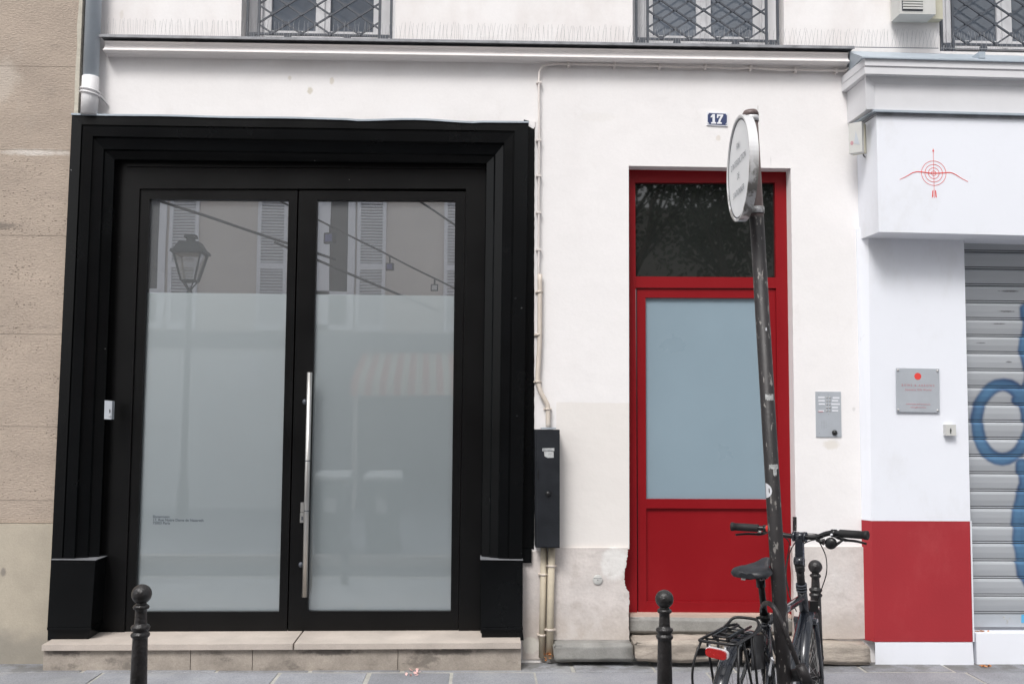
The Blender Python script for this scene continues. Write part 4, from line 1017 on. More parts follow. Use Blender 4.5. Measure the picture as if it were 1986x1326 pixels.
for (y0, y1, a0, a1, jg) in ((777, 787, -.55, .65, 1.6), (911, 919, -.60, .75, 1.0), (920, 932, -.1, .4, 2.5), (648, 653, .02, .2, 1)):
    bm = BM(); wrap(bm, y0, y1, a0, a1, 12, jg, 1.03, int(y0)); fin(bm, 'torn_sticker', m_paper if y0 != 648 else m_enamw, t)
bm = BM()
for i in range(14):
    a0 = -1.45+i*.075; a1 = a0+.075; s0 = math.sqrt(max(0, 1-((a0+1.45)/1.05)**2)); s1 = math.sqrt(max(0, 1-((a1+1.45)/1.05)**2))
    hexa(bm, [onpost(961-14*s0, a0), onpost(961-14*s1, a1), onpost(961+14*s1, a1), onpost(961+14*s0, a0)], [onpost(961-14*s0, a0, 1), onpost(961-14*s1, a1, 1), onpost(961+14*s1, a1, 1), onpost(961+14*s0, a0, 1)])
st = fin(bm, 'round_sticker', m_enamw, t)
bm = BM(); hexa(bm, [onpost(956, -.85, 1.05), onpost(957, -.72, 1.05), onpost(966, -.72, 1.05), onpost(963, -.85, 1.05)], [onpost(956, -.85, 1.02), onpost(957, -.72, 1.02), onpost(966, -.72, 1.02), onpost(963, -.85, 1.02)]); fin(bm, 'sticker_print', m_blk, st)
# round sign
SGc = Q(1433, 327.5, PD-.035); 
los = (SGc-CAM); los.z = 0; los.normalize()
AN = R(77.5)          # angle between the sign's normal and the line of sight
nrm = (Matrix.Rotation(-AN, 3, 'Z')@(-los)).normalized()      # turn towards the left of the picture
if nrm.x > 0: nrm = (Matrix.Rotation(AN, 3, 'Z')@(-los)).normalized()
sx = nrm.cross(V(0, 0, 1)).normalized()*-1                 # reader's right
if sx.y > 0: sx = -sx
su = V(.0, 0, 1)
lean = R(1.0)
t2 = thing('round_sign', SGc, 'round white end of no parking sign turned edge-on at the post top', 'traffic sign')
rS = .222; thk = .032
def dsk(bm, r, y0, y1, n=72, r1=None):
    f = [SGc+(sx*math.cos(a)+su*math.sin(a))*r+nrm*y0 for a in [2*math.pi*k/n for k in range(n)]]
    k = [SGc+(sx*math.cos(a)+su*math.sin(a))*(r1 or r)+nrm*y1 for a in [2*math.pi*k/n for k in range(n)]]
    a_, b_ = hexa(bm, f, k)
def rng(bm, prof, n=72):
    rings = []
    for r, h in prof: rings.append([bm.verts.new(SGc+(sx*math.cos(a)+su*math.sin(a))*r+nrm*h) for a in [2*math.pi*k/n for k in range(n)]])
    for i in range(len(rings)):
        a, b = rings[i], rings[(i+1) % len(rings)]
        for k in range(n): f = bm.faces.new((a[k], a[(k+1) % n], b[(k+1) % n], b[k]))
bm = BM(); dsk(bm, rS-.006, 0, -.004); fin(bm, 'face', m_signw, t2)
bm = BM(); rng(bm, [(rS, .006), (rS, -thk), (rS-.012, -thk), (rS-.012, .001), (rS-.008, .006)]); fin(bm, 'rim', m_rim, t2)
bm = BM(); rng(bm, [(rS-.012, .0012), (rS-.019, .0012), (rS-.019, .0006), (rS-.012, .0006)]); fin(bm, 'border_line', m_iron, t2)
trm = m_rim.node_tree; Pr = pos(trm)
zr = SGc.z
overlay(m_rim, math_n(trm, 'MULTIPLY', smooth(trm, Pr[2], zr+.02, zr-.08), smooth(trm, noise(trm, 22, 4, 1, 1, .6), .42, .56, 0, .8)), (.13, .12, .105))
for s_, zz in (('FIN', .098), ("D'INTERDICTION", .030), ('DE', -.032), ('STATIONNER', -.100)):
    o = text('lettering', s_, .040, SGc+nrm*.0035+su*(zz-.012), sx, su, m_signtext, t2, .80, 1.15, .0002, 'CENTER', bold=-.0006)
for py in (231, 415):
    f = (py-222)/(1326-222); c = top.lerp(low, f); bm = BM()
    tube(bm, [c-dirp*.014, c+dirp*.014], pr+.004, 24)
    box(bm, (c.x-.05, c.y-.02, c.z-.012), (c.x-.01, c.y+.02, c.z+.012))
    fin(bm, 'clamp', m_rim, t2)

# ================================================================== BOLLARDS
def bollard_parts(o):
    bm = BM(); rb = .0362
    lathe(bm, [(rb*math.sin(a), -rb+rb*math.cos(a)) for a in [math.pi*(.02+.83*k/16) for k in range(17)]] + [(.019, -.0685), (.0195, -.074)], (0, 0, 0), 32)
    fin(bm, 'ball', m_bollard, o)
    bm = BM(); lathe(bm, [(.0195, -.072), (.027, -.077), (.0295, -.083), (.027, -.089), (.0205, -.093), (.0205, -.105), (.0222, -.140), (.0235, -.146), (.031, -.149), (.0345, -.156), (.032, -.164), (.0265, -.169), (.0265, -.173), (.0325, -.177), (.0345, -.183), (.0325, -.189), (.0272, -.194), (.0272, -.200), (.0275, -.22), (.032, -.462), (.031, -.466), (.035, -.470), (.0358, -.477), (.033, -.482), (.0315, -.490), (.036, -.496), (.0385, -.505), (.036, -.513), (.032, -.522), (.0355, -.528), (.036, -.535), (.0335, -.541), (.034, -.56), (.038, -1.0), (.050, -1.02), (.050, -1.06)], (0, 0, 0), 32)
    fin(bm, 'shaft', m_bollard, o)
bspots = [(275.5, 1132, 3.77, 'black ball-topped bollard in front of the left glass door'), (1288.5, 1143, 4.0, 'black ball-topped bollard in front of the red door left of the bicycle'), (1581, 1085, 5.30, 'farther and smaller-looking black bollard behind the bicycle handlebar')]
b0 = None
for (px, py, d, lb) in bspots:
    p = Q(px, py, d-D)
    if b0 is None:
        b0 = thing('bollard', (0, 0, 0), lb, 'bollard', 'ball-topped bollards on the pavement'); bollard_parts(b0); b = b0
    else:
        b = b0.copy(); COL.objects.link(b)
        for ch in list(b0.children): c = ch.copy(); COL.objects.link(c); c.parent = b
        b['label'] = lb
    b.location = p
# paint chips on the far bollard
q = Q(1587.5, 1177, 5.27-D-.029); bm = BM(); disc(bm, q, .006, .003, 7); o = fin(bm, 'chewing_gum', m_bone); tag(o, 'pale blob of gum stuck on the far bollard behind the bicycle', 'gum')

# ================================================================== BICYCLE
HA = R(33); bf = V(math.sin(HA), math.cos(HA), 0); br = V(math.cos(HA), -math.sin(HA), 0)
bar = Q(1551, 1040, 4.7-D); UB = .84
O = bar - bf*UB; O.z = 0
WZ = GZ + .340
WF_Z = GZ + .312
def B(u, v, z): return O + bf*u + br*v + V(0, 0, z)
BK = thing('bicycle', B(0, 0, 0), 'black city bicycle with rear rack leaning on the sign post, seen from behind', 'bicycle')
zb = bar.z
# frame
bm = BM()
BBp = (.44, 0, .29); ST = (.285, 0, .775); HT = (.865, 0, .80); HB = (.915, 0, .665); AX = (0, 0, WZ); FAX = (1.02, 0, WF_Z)
def bt(a, b, r, n=12, flat=1): tube(bm, [B(*a), B(*b)], r, n, True, False, flat)
bt(BBp, ST, .0165); bt((ST[0]+.008, 0, .745), (HT[0]+.01, 0, .765), .0185); bt((HB[0]-.005, 0, .69), (BBp[0]+.01, 0, .30), .0235, 14)
bt(HT, HB, .0225, 16)
for s_ in (-1, 1):
    tube(bm, [B(ST[0]-.01, s_*.022, .735), B(.12, s_*.055, .52), B(0, s_*.068, WZ+.005)], [.009, .008, .007], 8)
    tube(bm, [B(BBp[0]-.03, s_*.035, .285), B(.2, s_*.055, .315), B(0, s_*.068, WZ)], [.011, .009, .008], 8)
    bt((0, s_*.068, WZ-.02), (0, s_*.068, WZ+.02), .012, 8)
bt((ST[0]-.012, -.025, .735), (ST[0]-.012, .025, .735), .012, 8)
bt((BBp[0], -.037, BBp[2]), (BBp[0], .037, BBp[2]), .024, 14)
fin(bm, 'frame', m_frame, BK)
# seat post, clamp, saddle
bm = BM(); bt((.288, 0, .765), (.232, 0, .935), .0138); sp = fin(bm, 'seat_post', m_blk, BK)
bm = BM(); bt((.291, 0, .758), (.283, 0, .785), .0215, 16); tube(bm, [B(.272, -.02, .772), B(.262, -.028, .77), B(.262, .03, .77)], .006, 6); fin(bm, 'seat_clamp', m_blk, BK)
bm = BM(); bt((.238, 0, .905), (.226, 0, .950), .0195, 12); bt((.21, -.02, .945), (.25, -.02, .945), .008, 8); bt((.21, .02, .945), (.25, .02, .945), .008, 8)
for s_ in (-1, 1): tube(bm, spline([B(.10, s_*.045, .958), B(.16, s_*.024, .944), B(.26, s_*.022, .942), B(.36, s_*.010, .962)]), .0036, 6)
fin(bm, 'saddle_rails', m_blk, sp)
# saddle: lofted cross sections from tail to nose
secs = [(.050, .030, .968, .012), (.062, .062, .972, .020), (.085, .078, .976, .026), (.115, .083, .977, .030), (.145, .080, .974, .033), (.175, .066, .970, .034), (.205, .047, .968, .034), (.24, .032, .967, .033), (.28, .024, .968, .031), (.315, .0215, .969, .028), (.335, .018, .967, .022), (.343, .010, .964, .014)]
bm = BM(); rings = []; n = 20
for (u, hw, zt_, dp) in secs:
    rg = []
    for k in range(n):
        a = 2*math.pi*k/n; c, s_ = math.cos(a), math.sin(a)
        zz = zt_ - .012 + (.012*abs(s_)**.7*(1 if s_ > 0 else 0) if s_ > 0 else -dp*abs(s_)**.8)
        zz += (-.010*max(0, 1-abs(c)*2.2) if (s_ > 0 and u < .24) else 0) + (-.010*abs(c)**3 if u < .2 else 0)
        zz += .014 + .03*(u-.05)/.3
        rg.append(bm.verts.new(B(u-.004, hw*(abs(c)**.75)*(1 if c > 0 else -1), zz+.006)))
    rings.append(rg)
for a, b in zip(rings, rings[1:]):
    for k in range(n): f = bm.faces.new((a[k], a[(k+1) % n], b[(k+1) % n], b[k])); f.smooth = True
bm.faces.new(rings[0]); bm.faces.new(rings[-1][::-1])
bmesh.ops.smooth_vert(bm, verts=bm.verts, factor=.3, use_axis_x=True, use_axis_y=True, use_axis_z=True)
sd_ = fin(bm, 'saddle', m_saddle, BK)
bm = BM(); hexa(bm, [B(.047, -.022, .962), B(.047, -.006, .962), B(.047, -.006, .955), B(.047, -.022, .955)], [B(.055, -.022, .962), B(.055, -.006, .962), B(.055, -.006, .955), B(.055, -.022, .955)]); fin(bm, 'logo_badge', m_steel, sd_)
# headset, steerer, stem, handlebar
bm = BM(); bt((.862, 0, .805), (.835, 0, .905), .0185, 16); bt((.838, 0, .895), (.826, 0, .925), .0225, 16); bt((.833, 0, .945), (.838, 0, .915), .024, 12)
st_ = fin(bm, 'steerer', m_blk, BK)
bm = BM()
for zz in (.803, .817, .829): tube(bm, [B(.864-(zz-.80)*.3, 0, zz-.003), B(.862-(zz-.80)*.3, 0, zz+.003)], .0255, 20)
fin(bm, 'headset', m_iron, BK)
bm = BM(); P1 = (.830, 0, .925); P2 = (UB, 0, zb)
hexa(bm, [B(.822, -.020, .905), B(.822, .020, .905), B(.822, .017, zb-.005), B(.822, -.017, zb-.005)], [B(.850, -.020, .915), B(.850, .020, .915), B(.850, .017, zb+.005), B(.850, -.017, zb+.005)])
for v in (-.026, .026): bt((UB, v-.006, zb), (UB, v+.006, zb), .024, 14)
bt((UB, -.02, zb), (UB, .02, zb), .022, 14); bt((.826, -.022, .94), (.826, .022, .94), .020, 14)
stem = fin(bm, 'stem', m_frame, BK, bev=.002)
bm = BM(); hexa(bm, [B(.8205, -.008, .955), B(.8205, .008, .955), B(.8205, .008, .963), B(.8205, -.008, .963)], [B(.824, -.008, .955), B(.824, .008, .955), B(.824, .008, .963), B(.824, -.008, .963)])
fin(bm, 'stem_slot', m_blk, stem)
# handlebar path mirrored; slight rise then grips swept back
hb = [(0, 0, 0), (0, .05, 0), (0, .085, .004), (-.004, .12, .020), (-.010, .152, .028), (-.018, .185, .029)]
gr0 = (-.018, .185, .029); gr1 = (-.045, .318, .031)
pth = [(-a+0, -v, z) if 0 else (a, -v, z) for a, v, z in hb[::-1]] + hb[1:]
bm = BM(); pp = [B(UB+gr1[0], -gr1[1], zb+gr1[2])] + spline([B(UB+a, v, zb+z) for a, v, z in pth], 5) + [B(UB+gr1[0], gr1[1], zb+gr1[2])]
tube(bm, pp, .0122, 14); hbar = fin(bm, 'handlebar', m_blk, BK)
for s_ in (-1, 1):
    a = B(UB+gr0[0]-.002, s_*.190, zb+gr0[2]); b = B(UB+gr1[0], s_*gr1[1], zb+gr1[2]); e = b.lerp(a, -.02)
    bm = BM(); tube(bm, [a, a.lerp(b, .03), a.lerp(b, .5), a.lerp(b, .88), a.lerp(b, .885), b, e], [.0182, .0182, .0186, .0182, .0205, .0205, .016], 18); fin(bm, 'grip', m_rub, BK)
    # brake lever, perch, shifter
    bm = BM(); c = B(UB+.0-.012, s_*.165, zb+.024); tube(bm, [B(UB-.006, s_*.150, zb+.026), B(UB-.012, s_*.172, zb+.027)], .0185, 14)
    tube(bm, spline([B(UB+.006, s_*.160, zb+.014), B(UB+.022, s_*.175, zb+.004), B(UB+.020, s_*.205, zb-.004), B(UB+.004, s_*.255, zb-.004), B(UB-.020, s_*.305, zb-.010)], 4), [.009]*5+[.008]*4+[.0062]*4+[.0055]*4, 8)
    fin(bm, 'brake_lever', m_blk, BK)
bm = BM(); c = B(UB-.028, .150, zb-.006); lathe(bm, [(.001, -.016), (.018, -.014), (.027, -.006), (.027, .008), (.018, .014), (.001, .016)], (0, 0, 0), 18, 'Y')
bmesh.ops.rotate(bm, verts=bm.verts, cent=(0, 0, 0), matrix=Matrix.Rotation(-HA, 3, 'Z')); bmesh.ops.translate(bm, verts=bm.verts, vec=c-V(0, 0, .012))
sh = fin(bm, 'gear_shifter', m_blk, BK)
bm = BM(); tube(bm, [c+V(0, 0, -.008)-br*.030, c+V(0, 0, -.004)-br*.068], [.016, .003], 10); tube(bm, [c-V(0, 0, .02)+br*.02, B(UB-.02, .205, zb+.002)], [.007, .005], 8); fin(bm, 'shifter_body', m_blk, sh)
bm = BM(); lathe(bm, [(.006, 0), (.006, -.003), (.001, -.004)], (0, 0, 0), 12, 'Y'); bmesh.ops.translate(bm, verts=bm.verts, vec=B(UB-.034, .155, zb+.022)); fin(bm, 'clamp_bolt', m_enamw, sh)
bm = BM(); lathe(bm, [(.004, -.018), (.020, -.015), (.023, 0), (.018, .012), (.004, .016)], B(UB-.01, -.140, zb+.030), 18); fin(bm, 'bell', m_redpl, BK)
bm = BM(); tube(bm, [B(UB-.02, -.178, zb+.012), B(UB-.022, -.195, zb+.016)], .006, 8); fin(bm, 'lever_adjuster', m_bone, BK)
# cables
def cpath(l, k=6): return spline([Q(x, y, d-D) for x, y, d in l], k)
bm = BM()
tube(bm, cpath([(1590, 1046, 4.52), (1584, 1046, 4.55), (1572, 1048, 4.65), (1560, 1053, 4.72), (1552, 1060, 4.78)]), .0026, 6)
tube(bm, cpath([(1583, 1043, 4.60), (1592, 1056, 4.62), (1602, 1080, 4.68), (1603, 1110, 4.74), (1594, 1140, 4.8), (1585, 1165, 4.85), (1577, 1195, 4.9), (1572, 1235, 4.92)]), .0026, 6)
tube(bm, cpath([(1600, 1040, 4.60), (1580, 1035, 4.68), (1560, 1036, 4.76), (1545, 1048, 4.80), (1533, 1068, 4.80), (1526, 1095, 4.78), (1525, 1120, 4.74), (1530, 1145, 4.72)]), .0026, 6)
tube(bm, cpath([(1513, 1036, 4.85), (1530, 1050, 4.90), (1528, 1075, 4.92), (1523, 1105, 4.9), (1524, 1125, 4.85), (1533, 1160, 4.8), (1545, 1185, 4.8)]), .0026, 6)
rnd = random.Random(5)
for i in range(9):
    x = 1560+rnd.uniform(-2, 12); y = 1190+rnd.uniform(-12, 18)
    tube(bm, cpath([(x-8, y-4, 4.95), (x, y-8-rnd.random()*6, 4.97), (x+8, y-1, 4.98), (x+11, y+14, 4.97), (x+4, y+24, 4.95)], 4), .0024, 5)
fin(bm, 'cables', m_rub, BK)
# head lamp
bm = BM(); c = B(.965, .022, .715); hexa(bm, [c+V(-.022, -.02, -.026), c+V(.022, -.02, -.026), c+V(.020, -.02, .026), c+V(-.020, -.02, .026)], [c+V(-.018, .03, -.02), c+V(.018, .03, -.02), c+V(.016, .03, .022), c+V(-.016, .03, .022)])
tube(bm, [c, B(.93, .0, .66)], .006, 6); fin(bm, 'headlamp', m_blk, BK, bev=.005)
# wheels
def wheel(cu, name, steer=0, cz=None, rk_=0):
    C = B(cu, 0, cz or WZ); f = (Matrix.Rotation(-steer, 3, 'Z')@bf); r_ = (Matrix.Rotation(-steer, 3, 'Z')@br)
    def W(a, rad, v=0): return C + f*math.cos(a)*rad + V(0, 0, 1)*math.sin(a)*rad + r_*v
    def tor(bm, rad, tr, n=72, m=12, flat=1.0):
        rs = []
        for i in range(n):
            a = 2*math.pi*i/n; rs.append([bm.verts.new(W(a, rad+tr*math.cos(b), tr*flat*math.sin(b))) for b in [2*math.pi*k/m for k in range(m)]])
        for i in range(n):
            A_, B_ = rs[i], rs[(i+1) % n]
            for k in range(m): ff = bm.faces.new((A_[k], A_[(k+1) % m], B_[(k+1) % m], B_[k])); ff.smooth = True
    bm = BM(); tor(bm, .322-rk_, .0180); wh = fin(bm, name, m_rub, BK)
    bm = BM(); tor(bm, .302-rk_, .009, 72, 8, 1.3); fin(bm, 'rim', m_blk, wh)
    bm = BM()
    for i in range(36):
        a = 2*math.pi*i/36; s_ = 1 if i % 2 else -1; a2 = a + (.35 if (i//2) % 2 else -.35)
        tube(bm, [W(a2, .022, s_*.028), W(a, .297-rk_, 0)], .0011, 4, False)
    fin(bm, 'spokes', m_steel, wh)
    bm = BM(); tube(bm, [C-r_*.05, C-r_*.034, C-r_*.033, C-r_*.026, C-r_*.025, C+r_*.025, C+r_*.026, C+r_*.033, C+r_*.034, C+r_*.05], [.007, .007, .026, .026, .016, .016, .026, .026, .007, .007], 16); fin(bm, 'hub', m_blk, wh)
    return W
WR = wheel(0, 'wheel'); WF = wheel(FAX[0], 'wheel', R(-7), WF_Z, .028)
def fender(W, a0, a1, rad, hw, name):
    bm = BM(); n = 40; m = 8; rs = []
    for i in range(n+1):
        a = a0+(a1-a0)*i/n; rs.append([bm.verts.new(W(a, rad - .016*(abs(2*k/m-1)**2.2), hw*(2*k/m-1))) for k in range(m+1)])
    for a, b in zip(rs, rs[1:]):
        for k in range(m): f = bm.faces.new((a[k], a[k+1], b[k+1], b[k])); f.smooth = True
    o = fin(bm, name, m_frame, BK); md = o.modifiers.new('s', 'SOLIDIFY'); md.thickness = .0018
    return o
fender(WR, R(25), R(198), .366, .029, 'rear_fender'); fender(WF, R(64), R(205), .336, .028, 'front_fender')
bm = BM()
for s_ in (-1, 1):
    tube(bm, spline([B(-.345, s_*.030, .47), B(-.30, s_*.055, .46), B(-.1, s_*.072, .40), B(0, s_*.078, .35)]), .0028, 6)
fin(bm, 'fender_stay', m_blk, BK)
# fork
bm = BM()
for s_ in (-1, 1): tube(bm, [B(.93, s_*.045, .645), B(.965, s_*.048, .52), B(FAX[0], s_*.050, WF_Z)], [.014, .011, .008], 10)
bt((.925, -.055, .65), (.925, .055, .65), .016, 10); bt((.92, 0, .66), (.905, 0, .70), .020, 12); fin(bm, 'fork', m_frame, BK)
# rear rack
bm = BM(); zr_ = .775; RR = .0058
lft = [(-.305, .045), (-.31, .062), (-.295, .070), (.02, .066)]
def rk(u, v, z=zr_): return B(u, v, z)
tube(bm, spline([rk(.06, -.045), rk(.0, -.068), rk(-.15, -.070), rk(-.28, -.071), rk(-.305, -.060), rk(-.308, 0), rk(-.305, .060), rk(-.28, .071), rk(-.15, .070), rk(.0, .068), rk(.06, .045)], 5), RR, 8)
tube(bm, spline([rk(-.06, -.066), rk(0, -.062, zr_+.012), rk(.025, -.052, zr_+.028), rk(.035, -.03, zr_+.034), rk(.035, .03, zr_+.034), rk(.025, .052, zr_+.028), rk(0, .062, zr_+.012), rk(-.06, .066)], 5), RR, 8)
for u in (-.24, -.16, -.07): tube(bm, [rk(u, -.068, zr_-.004), rk(u, .068, zr_-.004)], .0042, 6)
for v in (-.025, .025): tube(bm, [rk(-.27, v, zr_+.006), rk(.02, v, zr_+.006)], .0048, 6)
for s_ in (-1, 1):
    tube(bm, [rk(-.10, s_*.071), B(-.03, s_*.080, .38)], .0052, 8); tube(bm, [rk(-.22, s_*.072), B(-.035, s_*.082, .38)], .0050, 8)
    tube(bm, spline([rk(-.27, s_*.070), B(-.315, s_*.085, .70), B(-.325, s_*.088, .62), B(-.26, s_*.086, .50), B(-.05, s_*.082, .37)], 5), .0046, 8)
    tube(bm, [rk(.05, s_*.045), B(.225, s_*.03, .70)], .0042, 6)
fin(bm, 'rear_rack', m_blk, BK)
bm = BM()      # spring clip on the rack
hexa(bm, [rk(-.26, -.034, zr_+.010), rk(-.10, -.034, zr_+.013), rk(-.10, -.026, zr_+.013), rk(-.26, -.026, zr_+.010)], [rk(-.26, -.034, zr_+.016), rk(-.10, -.034, zr_+.019), rk(-.10, -.026, zr_+.019), rk(-.26, -.026, zr_+.016)])
hexa(bm, [rk(-.26, .026, zr_+.010), rk(-.10, .026, zr_+.013), rk(-.10, .034, zr_+.013), rk(-.26, .034, zr_+.010)], [rk(-.26, .026, zr_+.016), rk(-.10, .026, zr_+.019), rk(-.10, .034, zr_+.019), rk(-.26, .034, zr_+.016)])
for u in (-.26, -.20, -.10): tube(bm, [rk(u, -.035, zr_+.013), rk(u, .035, zr_+.013)], .0042, 6)
fin(bm, 'rack_clip', m_blk, BK)
# skirt guard at the top of the wheel, brake
bm = BM()
for s_ in (-1, 1):
    P_ = [B(-.05, s_*.045, .755), B(.13, s_*.04, .735), B(.12, s_*.045, .60), B(-.06, s_*.05, .63)]; K_ = [p+br*.002*s_ for p in P_]; hexa(bm, P_, K_)
fin(bm, 'rack_plate', m_blk, BK)
bm = BM(); 
for s_ in (-1, 1): tube(bm, [B(.165, s_*.036, .655), B(.185, s_*.046, .61), B(.20, s_*.046, .575)], [.006, .008, .007], 8)
tube(bm, spline([B(.165, .036, .655), B(.15, .05, .68), B(.17, .06, .72), B(.21, .045, .74)]), .0026, 6)
tube(bm, spline([B(.20, .040, .70), B(.17, .052, .66), B(.16, .070, .60), B(.19, .060, .55), B(.23, .03, .50)]), .0026, 6)
fin(bm, 'rear_brake', m_blk, BK)
bm = BM(); P_ = spline([B(.135, .078, .640), B(.135, .074, .636), B(.14, .066, .61), B(.14, .062, .585), B(.145, .060, .568)], 3); tube(bm, P_, [.007, .0085, .009, .007, .0055, .005, .005, .005, .005, .0055, .0065, .006, .004][:len(P_)], 8); fin(bm, 'brake_arm', m_enamw, BK)
# tail light
bm = BM(); n = 28; c0 = B(-.318, .004, zr_-.036)
f = []; 
brt = (br*math.cos(R(5)) - V(0, 0, math.sin(R(5))))
for k in range(n):
    a = 2*math.pi*k/n; cx_, s_ = math.cos(a), math.sin(a); f.append(c0 + brt*(.040*(abs(cx_)**.5)*(1 if cx_ > 0 else -1)) + V(0, 0, .0165*(abs(s_)**.6)*(1 if s_ > 0 else -1)))
hexa(bm, [p-bf*.012 for p in f], [p+bf*.010 for p in f]); tl_ = fin(bm, 'tail_light', m_tail, BK, bev=.004)
bm = BM(); hexa(bm, [c0+(p-c0)*1.09-bf*.001 for p in f], [c0+(p-c0)*1.09+bf*.014 for p in f]); tube(bm, [c0+bf*.01-br*.03, rk(-.300, -.03)], .004, 6); tube(bm, [c0+bf*.01+br*.03, rk(-.300, .03)], .004, 6); fin(bm, 'light_housing', m_wframe, tl_)
# crank and pedals, chain guard
bm = BM(); tube(bm, [B(.44, .045, .29), B(.52, .055, .14)], .010, 8); tube(bm, [B(.44, -.045, .29), B(.36, -.055, .44)], .010, 8)
tube(bm, [B(.44, .040, .29), B(.44, .048, .29)], .085, 28); fin(bm, 'crank', m_blk, BK)
bm = BM()
for (u, v, z) in ((.52, .10, .14), (.36, -.10, .44)): box(bm, (-.045, -.035, -.01), (.045, .035, .01)); bmesh.ops.translate(bm, verts=bm.verts[-8:], vec=B(u, v, z))
fin(bm, 'pedals', m_rub, BK)
# ---- U-lock
LK = thing('bicycle_lock', Q(1545, 1308, 4.2-D), 'thick black shackle lock looped over the bicycle frame and around the post', 'bicycle lock')
bm = BM(); tube(bm, cpath([(1553, 1300, 4.03), (1530, 1243, 4.02), (1514, 1203, 4.03), (1507, 1188, 4.04), (1499, 1175, 4.06), (1490, 1169, 4.10), (1482, 1171, 4.17), (1478, 1182, 4.25), (1482, 1200, 4.31), (1492, 1228, 4.34), (1507, 1268, 4.34), (1527, 1316, 4.32)], 5), .0105, 12); fin(bm, 'shackle', m_post, LK)
bm = BM(); tube(bm, [Q(1556, 1306, 4.00-D), Q(1556, 1306, 4.02-D), Q(1537, 1309, 4.30-D), Q(1536, 1309, 4.32-D), Q(1530, 1310, 4.37-D)], [.020, .026, .026, .026, .020], 16); fin(bm, 'crossbar', m_rub, LK)
bm = BM(); a = Q(1557, 1306, 4.0-D); tube(bm, [a+V(-.012, -.004, .035), a+V(.018, -.004, -.035)], [.020, .024], 12); fin(bm, 'end_cap', m_post, LK)

# ================================================================== LITTER
rnd = random.Random(21)
def leafm(name, pts, m, lb, cat):
    c = sum((Vector(p) for p in pts), Vector())/len(pts); t = thing(name, c, lb, cat)
    bm = BM()
    for p in pts:
        p = Vector(p); a = rnd.random()*6.28; L_ = rnd.uniform(.012, .024); n = V(rnd.uniform(-.6, .6), rnd.uniform(-.6, .6), 1).normalized()
        x = n.cross(V(math.cos(a), math.sin(a), 0)).normalized(); y = n.cross(x)
        o = [p+x*L_, p+y*L_*.55+n*.004, p-x*L_*.6+n*.006, p-y*L_*.5]; hexa(bm, o, [q+n*.0015 for q in o])
    return fin(bm, 'leaf_blades', m, t)
def gp(px, py):
    d = fw*F + rt*(px - W0/2) - up*(py - H0/2); return CAM + d*((GZ+.006-CAM.z)/d.z)
g0 = Q(1062, 1270, -.06)
leafm('dry_leaves', [g0+V(rnd.uniform(-.03, .04), rnd.uniform(-.03, .03), rnd.uniform(-.03, .02)) for _ in range(12)], m_leaf, 'clump of dry orange leaves at the foot of the cream pipes', 'leaves')
leafm('fallen_petals', [gp(800+rnd.uniform(-14, 12), 1302+rnd.uniform(-7, 7)) for _ in range(8)], m_petal, 'scattered pink petals on the pavement below the right glass door', 'petals')
leafm('dry_leaves', [gp(205+rnd.uniform(-22, 18), 1291+rnd.uniform(-1, 4)) for _ in range(7)], m_leaf, 'small brown leaf crumbs at the left foot of the shopfront sill', 'leaves')
leafm('dry_leaves', [gp(1908+rnd.uniform(-12, 12), 1291+rnd.uniform(-1, 2)) for _ in range(6)], m_leaf, 'few dry leaves lying below the grey roller shutter', 'leaves')
leafm('dry_leaves', [gp(286, 1286), gp(292, 1288)], m_leaf, 'single orange leaf on the pavement beside the left bollard', 'leaf')
leafm('dry_leaves', [Q(1903+rnd.uniform(-10, 14), 1224, -.0) for _ in range(8)], m_leaf, 'dark dry leaves caught under the roller shutter bottom bar', 'leaves')

# ================================================================== OTHER SIDE OF THE STREET (seen reflected in the door glass)
OY = -10.4
OB = thing('opposite_building', (-2, OY, 0), 'beige building with white louvred shutters reflected in the glass doors', 'building')
def orect(x0, y0, x1, y1, Y=OY):
    a = RQ(x0, y1, Y); b = RQ(x1, y0, Y); return min(a.x, b.x), max(a.x, b.x), a.z, b.z
bm = BM(); oxr = RQ(1060, 500, OY).x; OXL = RQ(120, 500, OY).x; box(bm, (OXL, OY-.6, 0), (oxr, OY, 10.0)); fin(bm, 'wall', m_opp, OB)
# string course between storeys
x0, x1, z0, z1 = orect(100, 650, 1060, 672); bm = BM(); box(bm, (OXL, OY, z0), (oxr, OY+.10, z1)); fin(bm, 'string_course', m_oppl, OB)
zsh0 = RQ(350, 640, OY).z; zsh1 = RQ(350, 392, OY).z+.25
def shutter(xa, xb):
    x0, x1, _, _ = orect(xa, 500, xb, 600); z0, z1 = zsh0, zsh1
    bm = BM(); f = .06; Y = OY+.02; zm = RQ(500, 516, OY).z
    for a, b, c, d in ((x0, x0+f, z0, z1), (x1-f, x1, z0, z1), (x0+f, x1-f, z0, z0+.13), (x0+f, x1-f, z1-.07, z1), (x0+f, x1-f, zm-.05, zm+.05)): box(bm, (a, Y, c), (b, Y+.04, d))
    z = z0+.15
    while z < z1-.09:
        if not (zm-.07 < z < zm+.07):
            hexa(bm, [V(x0+f, Y+.002, z), V(x1-f, Y+.002, z), V(x1-f, Y+.038, z+.012), V(x0+f, Y+.038, z+.012)][::-1], [V(x0+f, Y+.002, z-.016), V(x1-f, Y+.002, z-.016), V(x1-f, Y+.038, z-.004), V(x0+f, Y+.038, z-.004)][::-1])
        z += .052
    fin(bm, 'shutter', m_shutw, OB)
    bm = BM(); box(bm, (x0+f, OY+.004, z0+.1), (x1-f, OY+.008, z1-.05)); fin(bm, 'shutter_gap', m_room, OB)
for xa, xb in ((150, 205), (325, 385), (497, 558), (690, 748), (860, 920), (1000, 1050)): shutter(xa, xb)
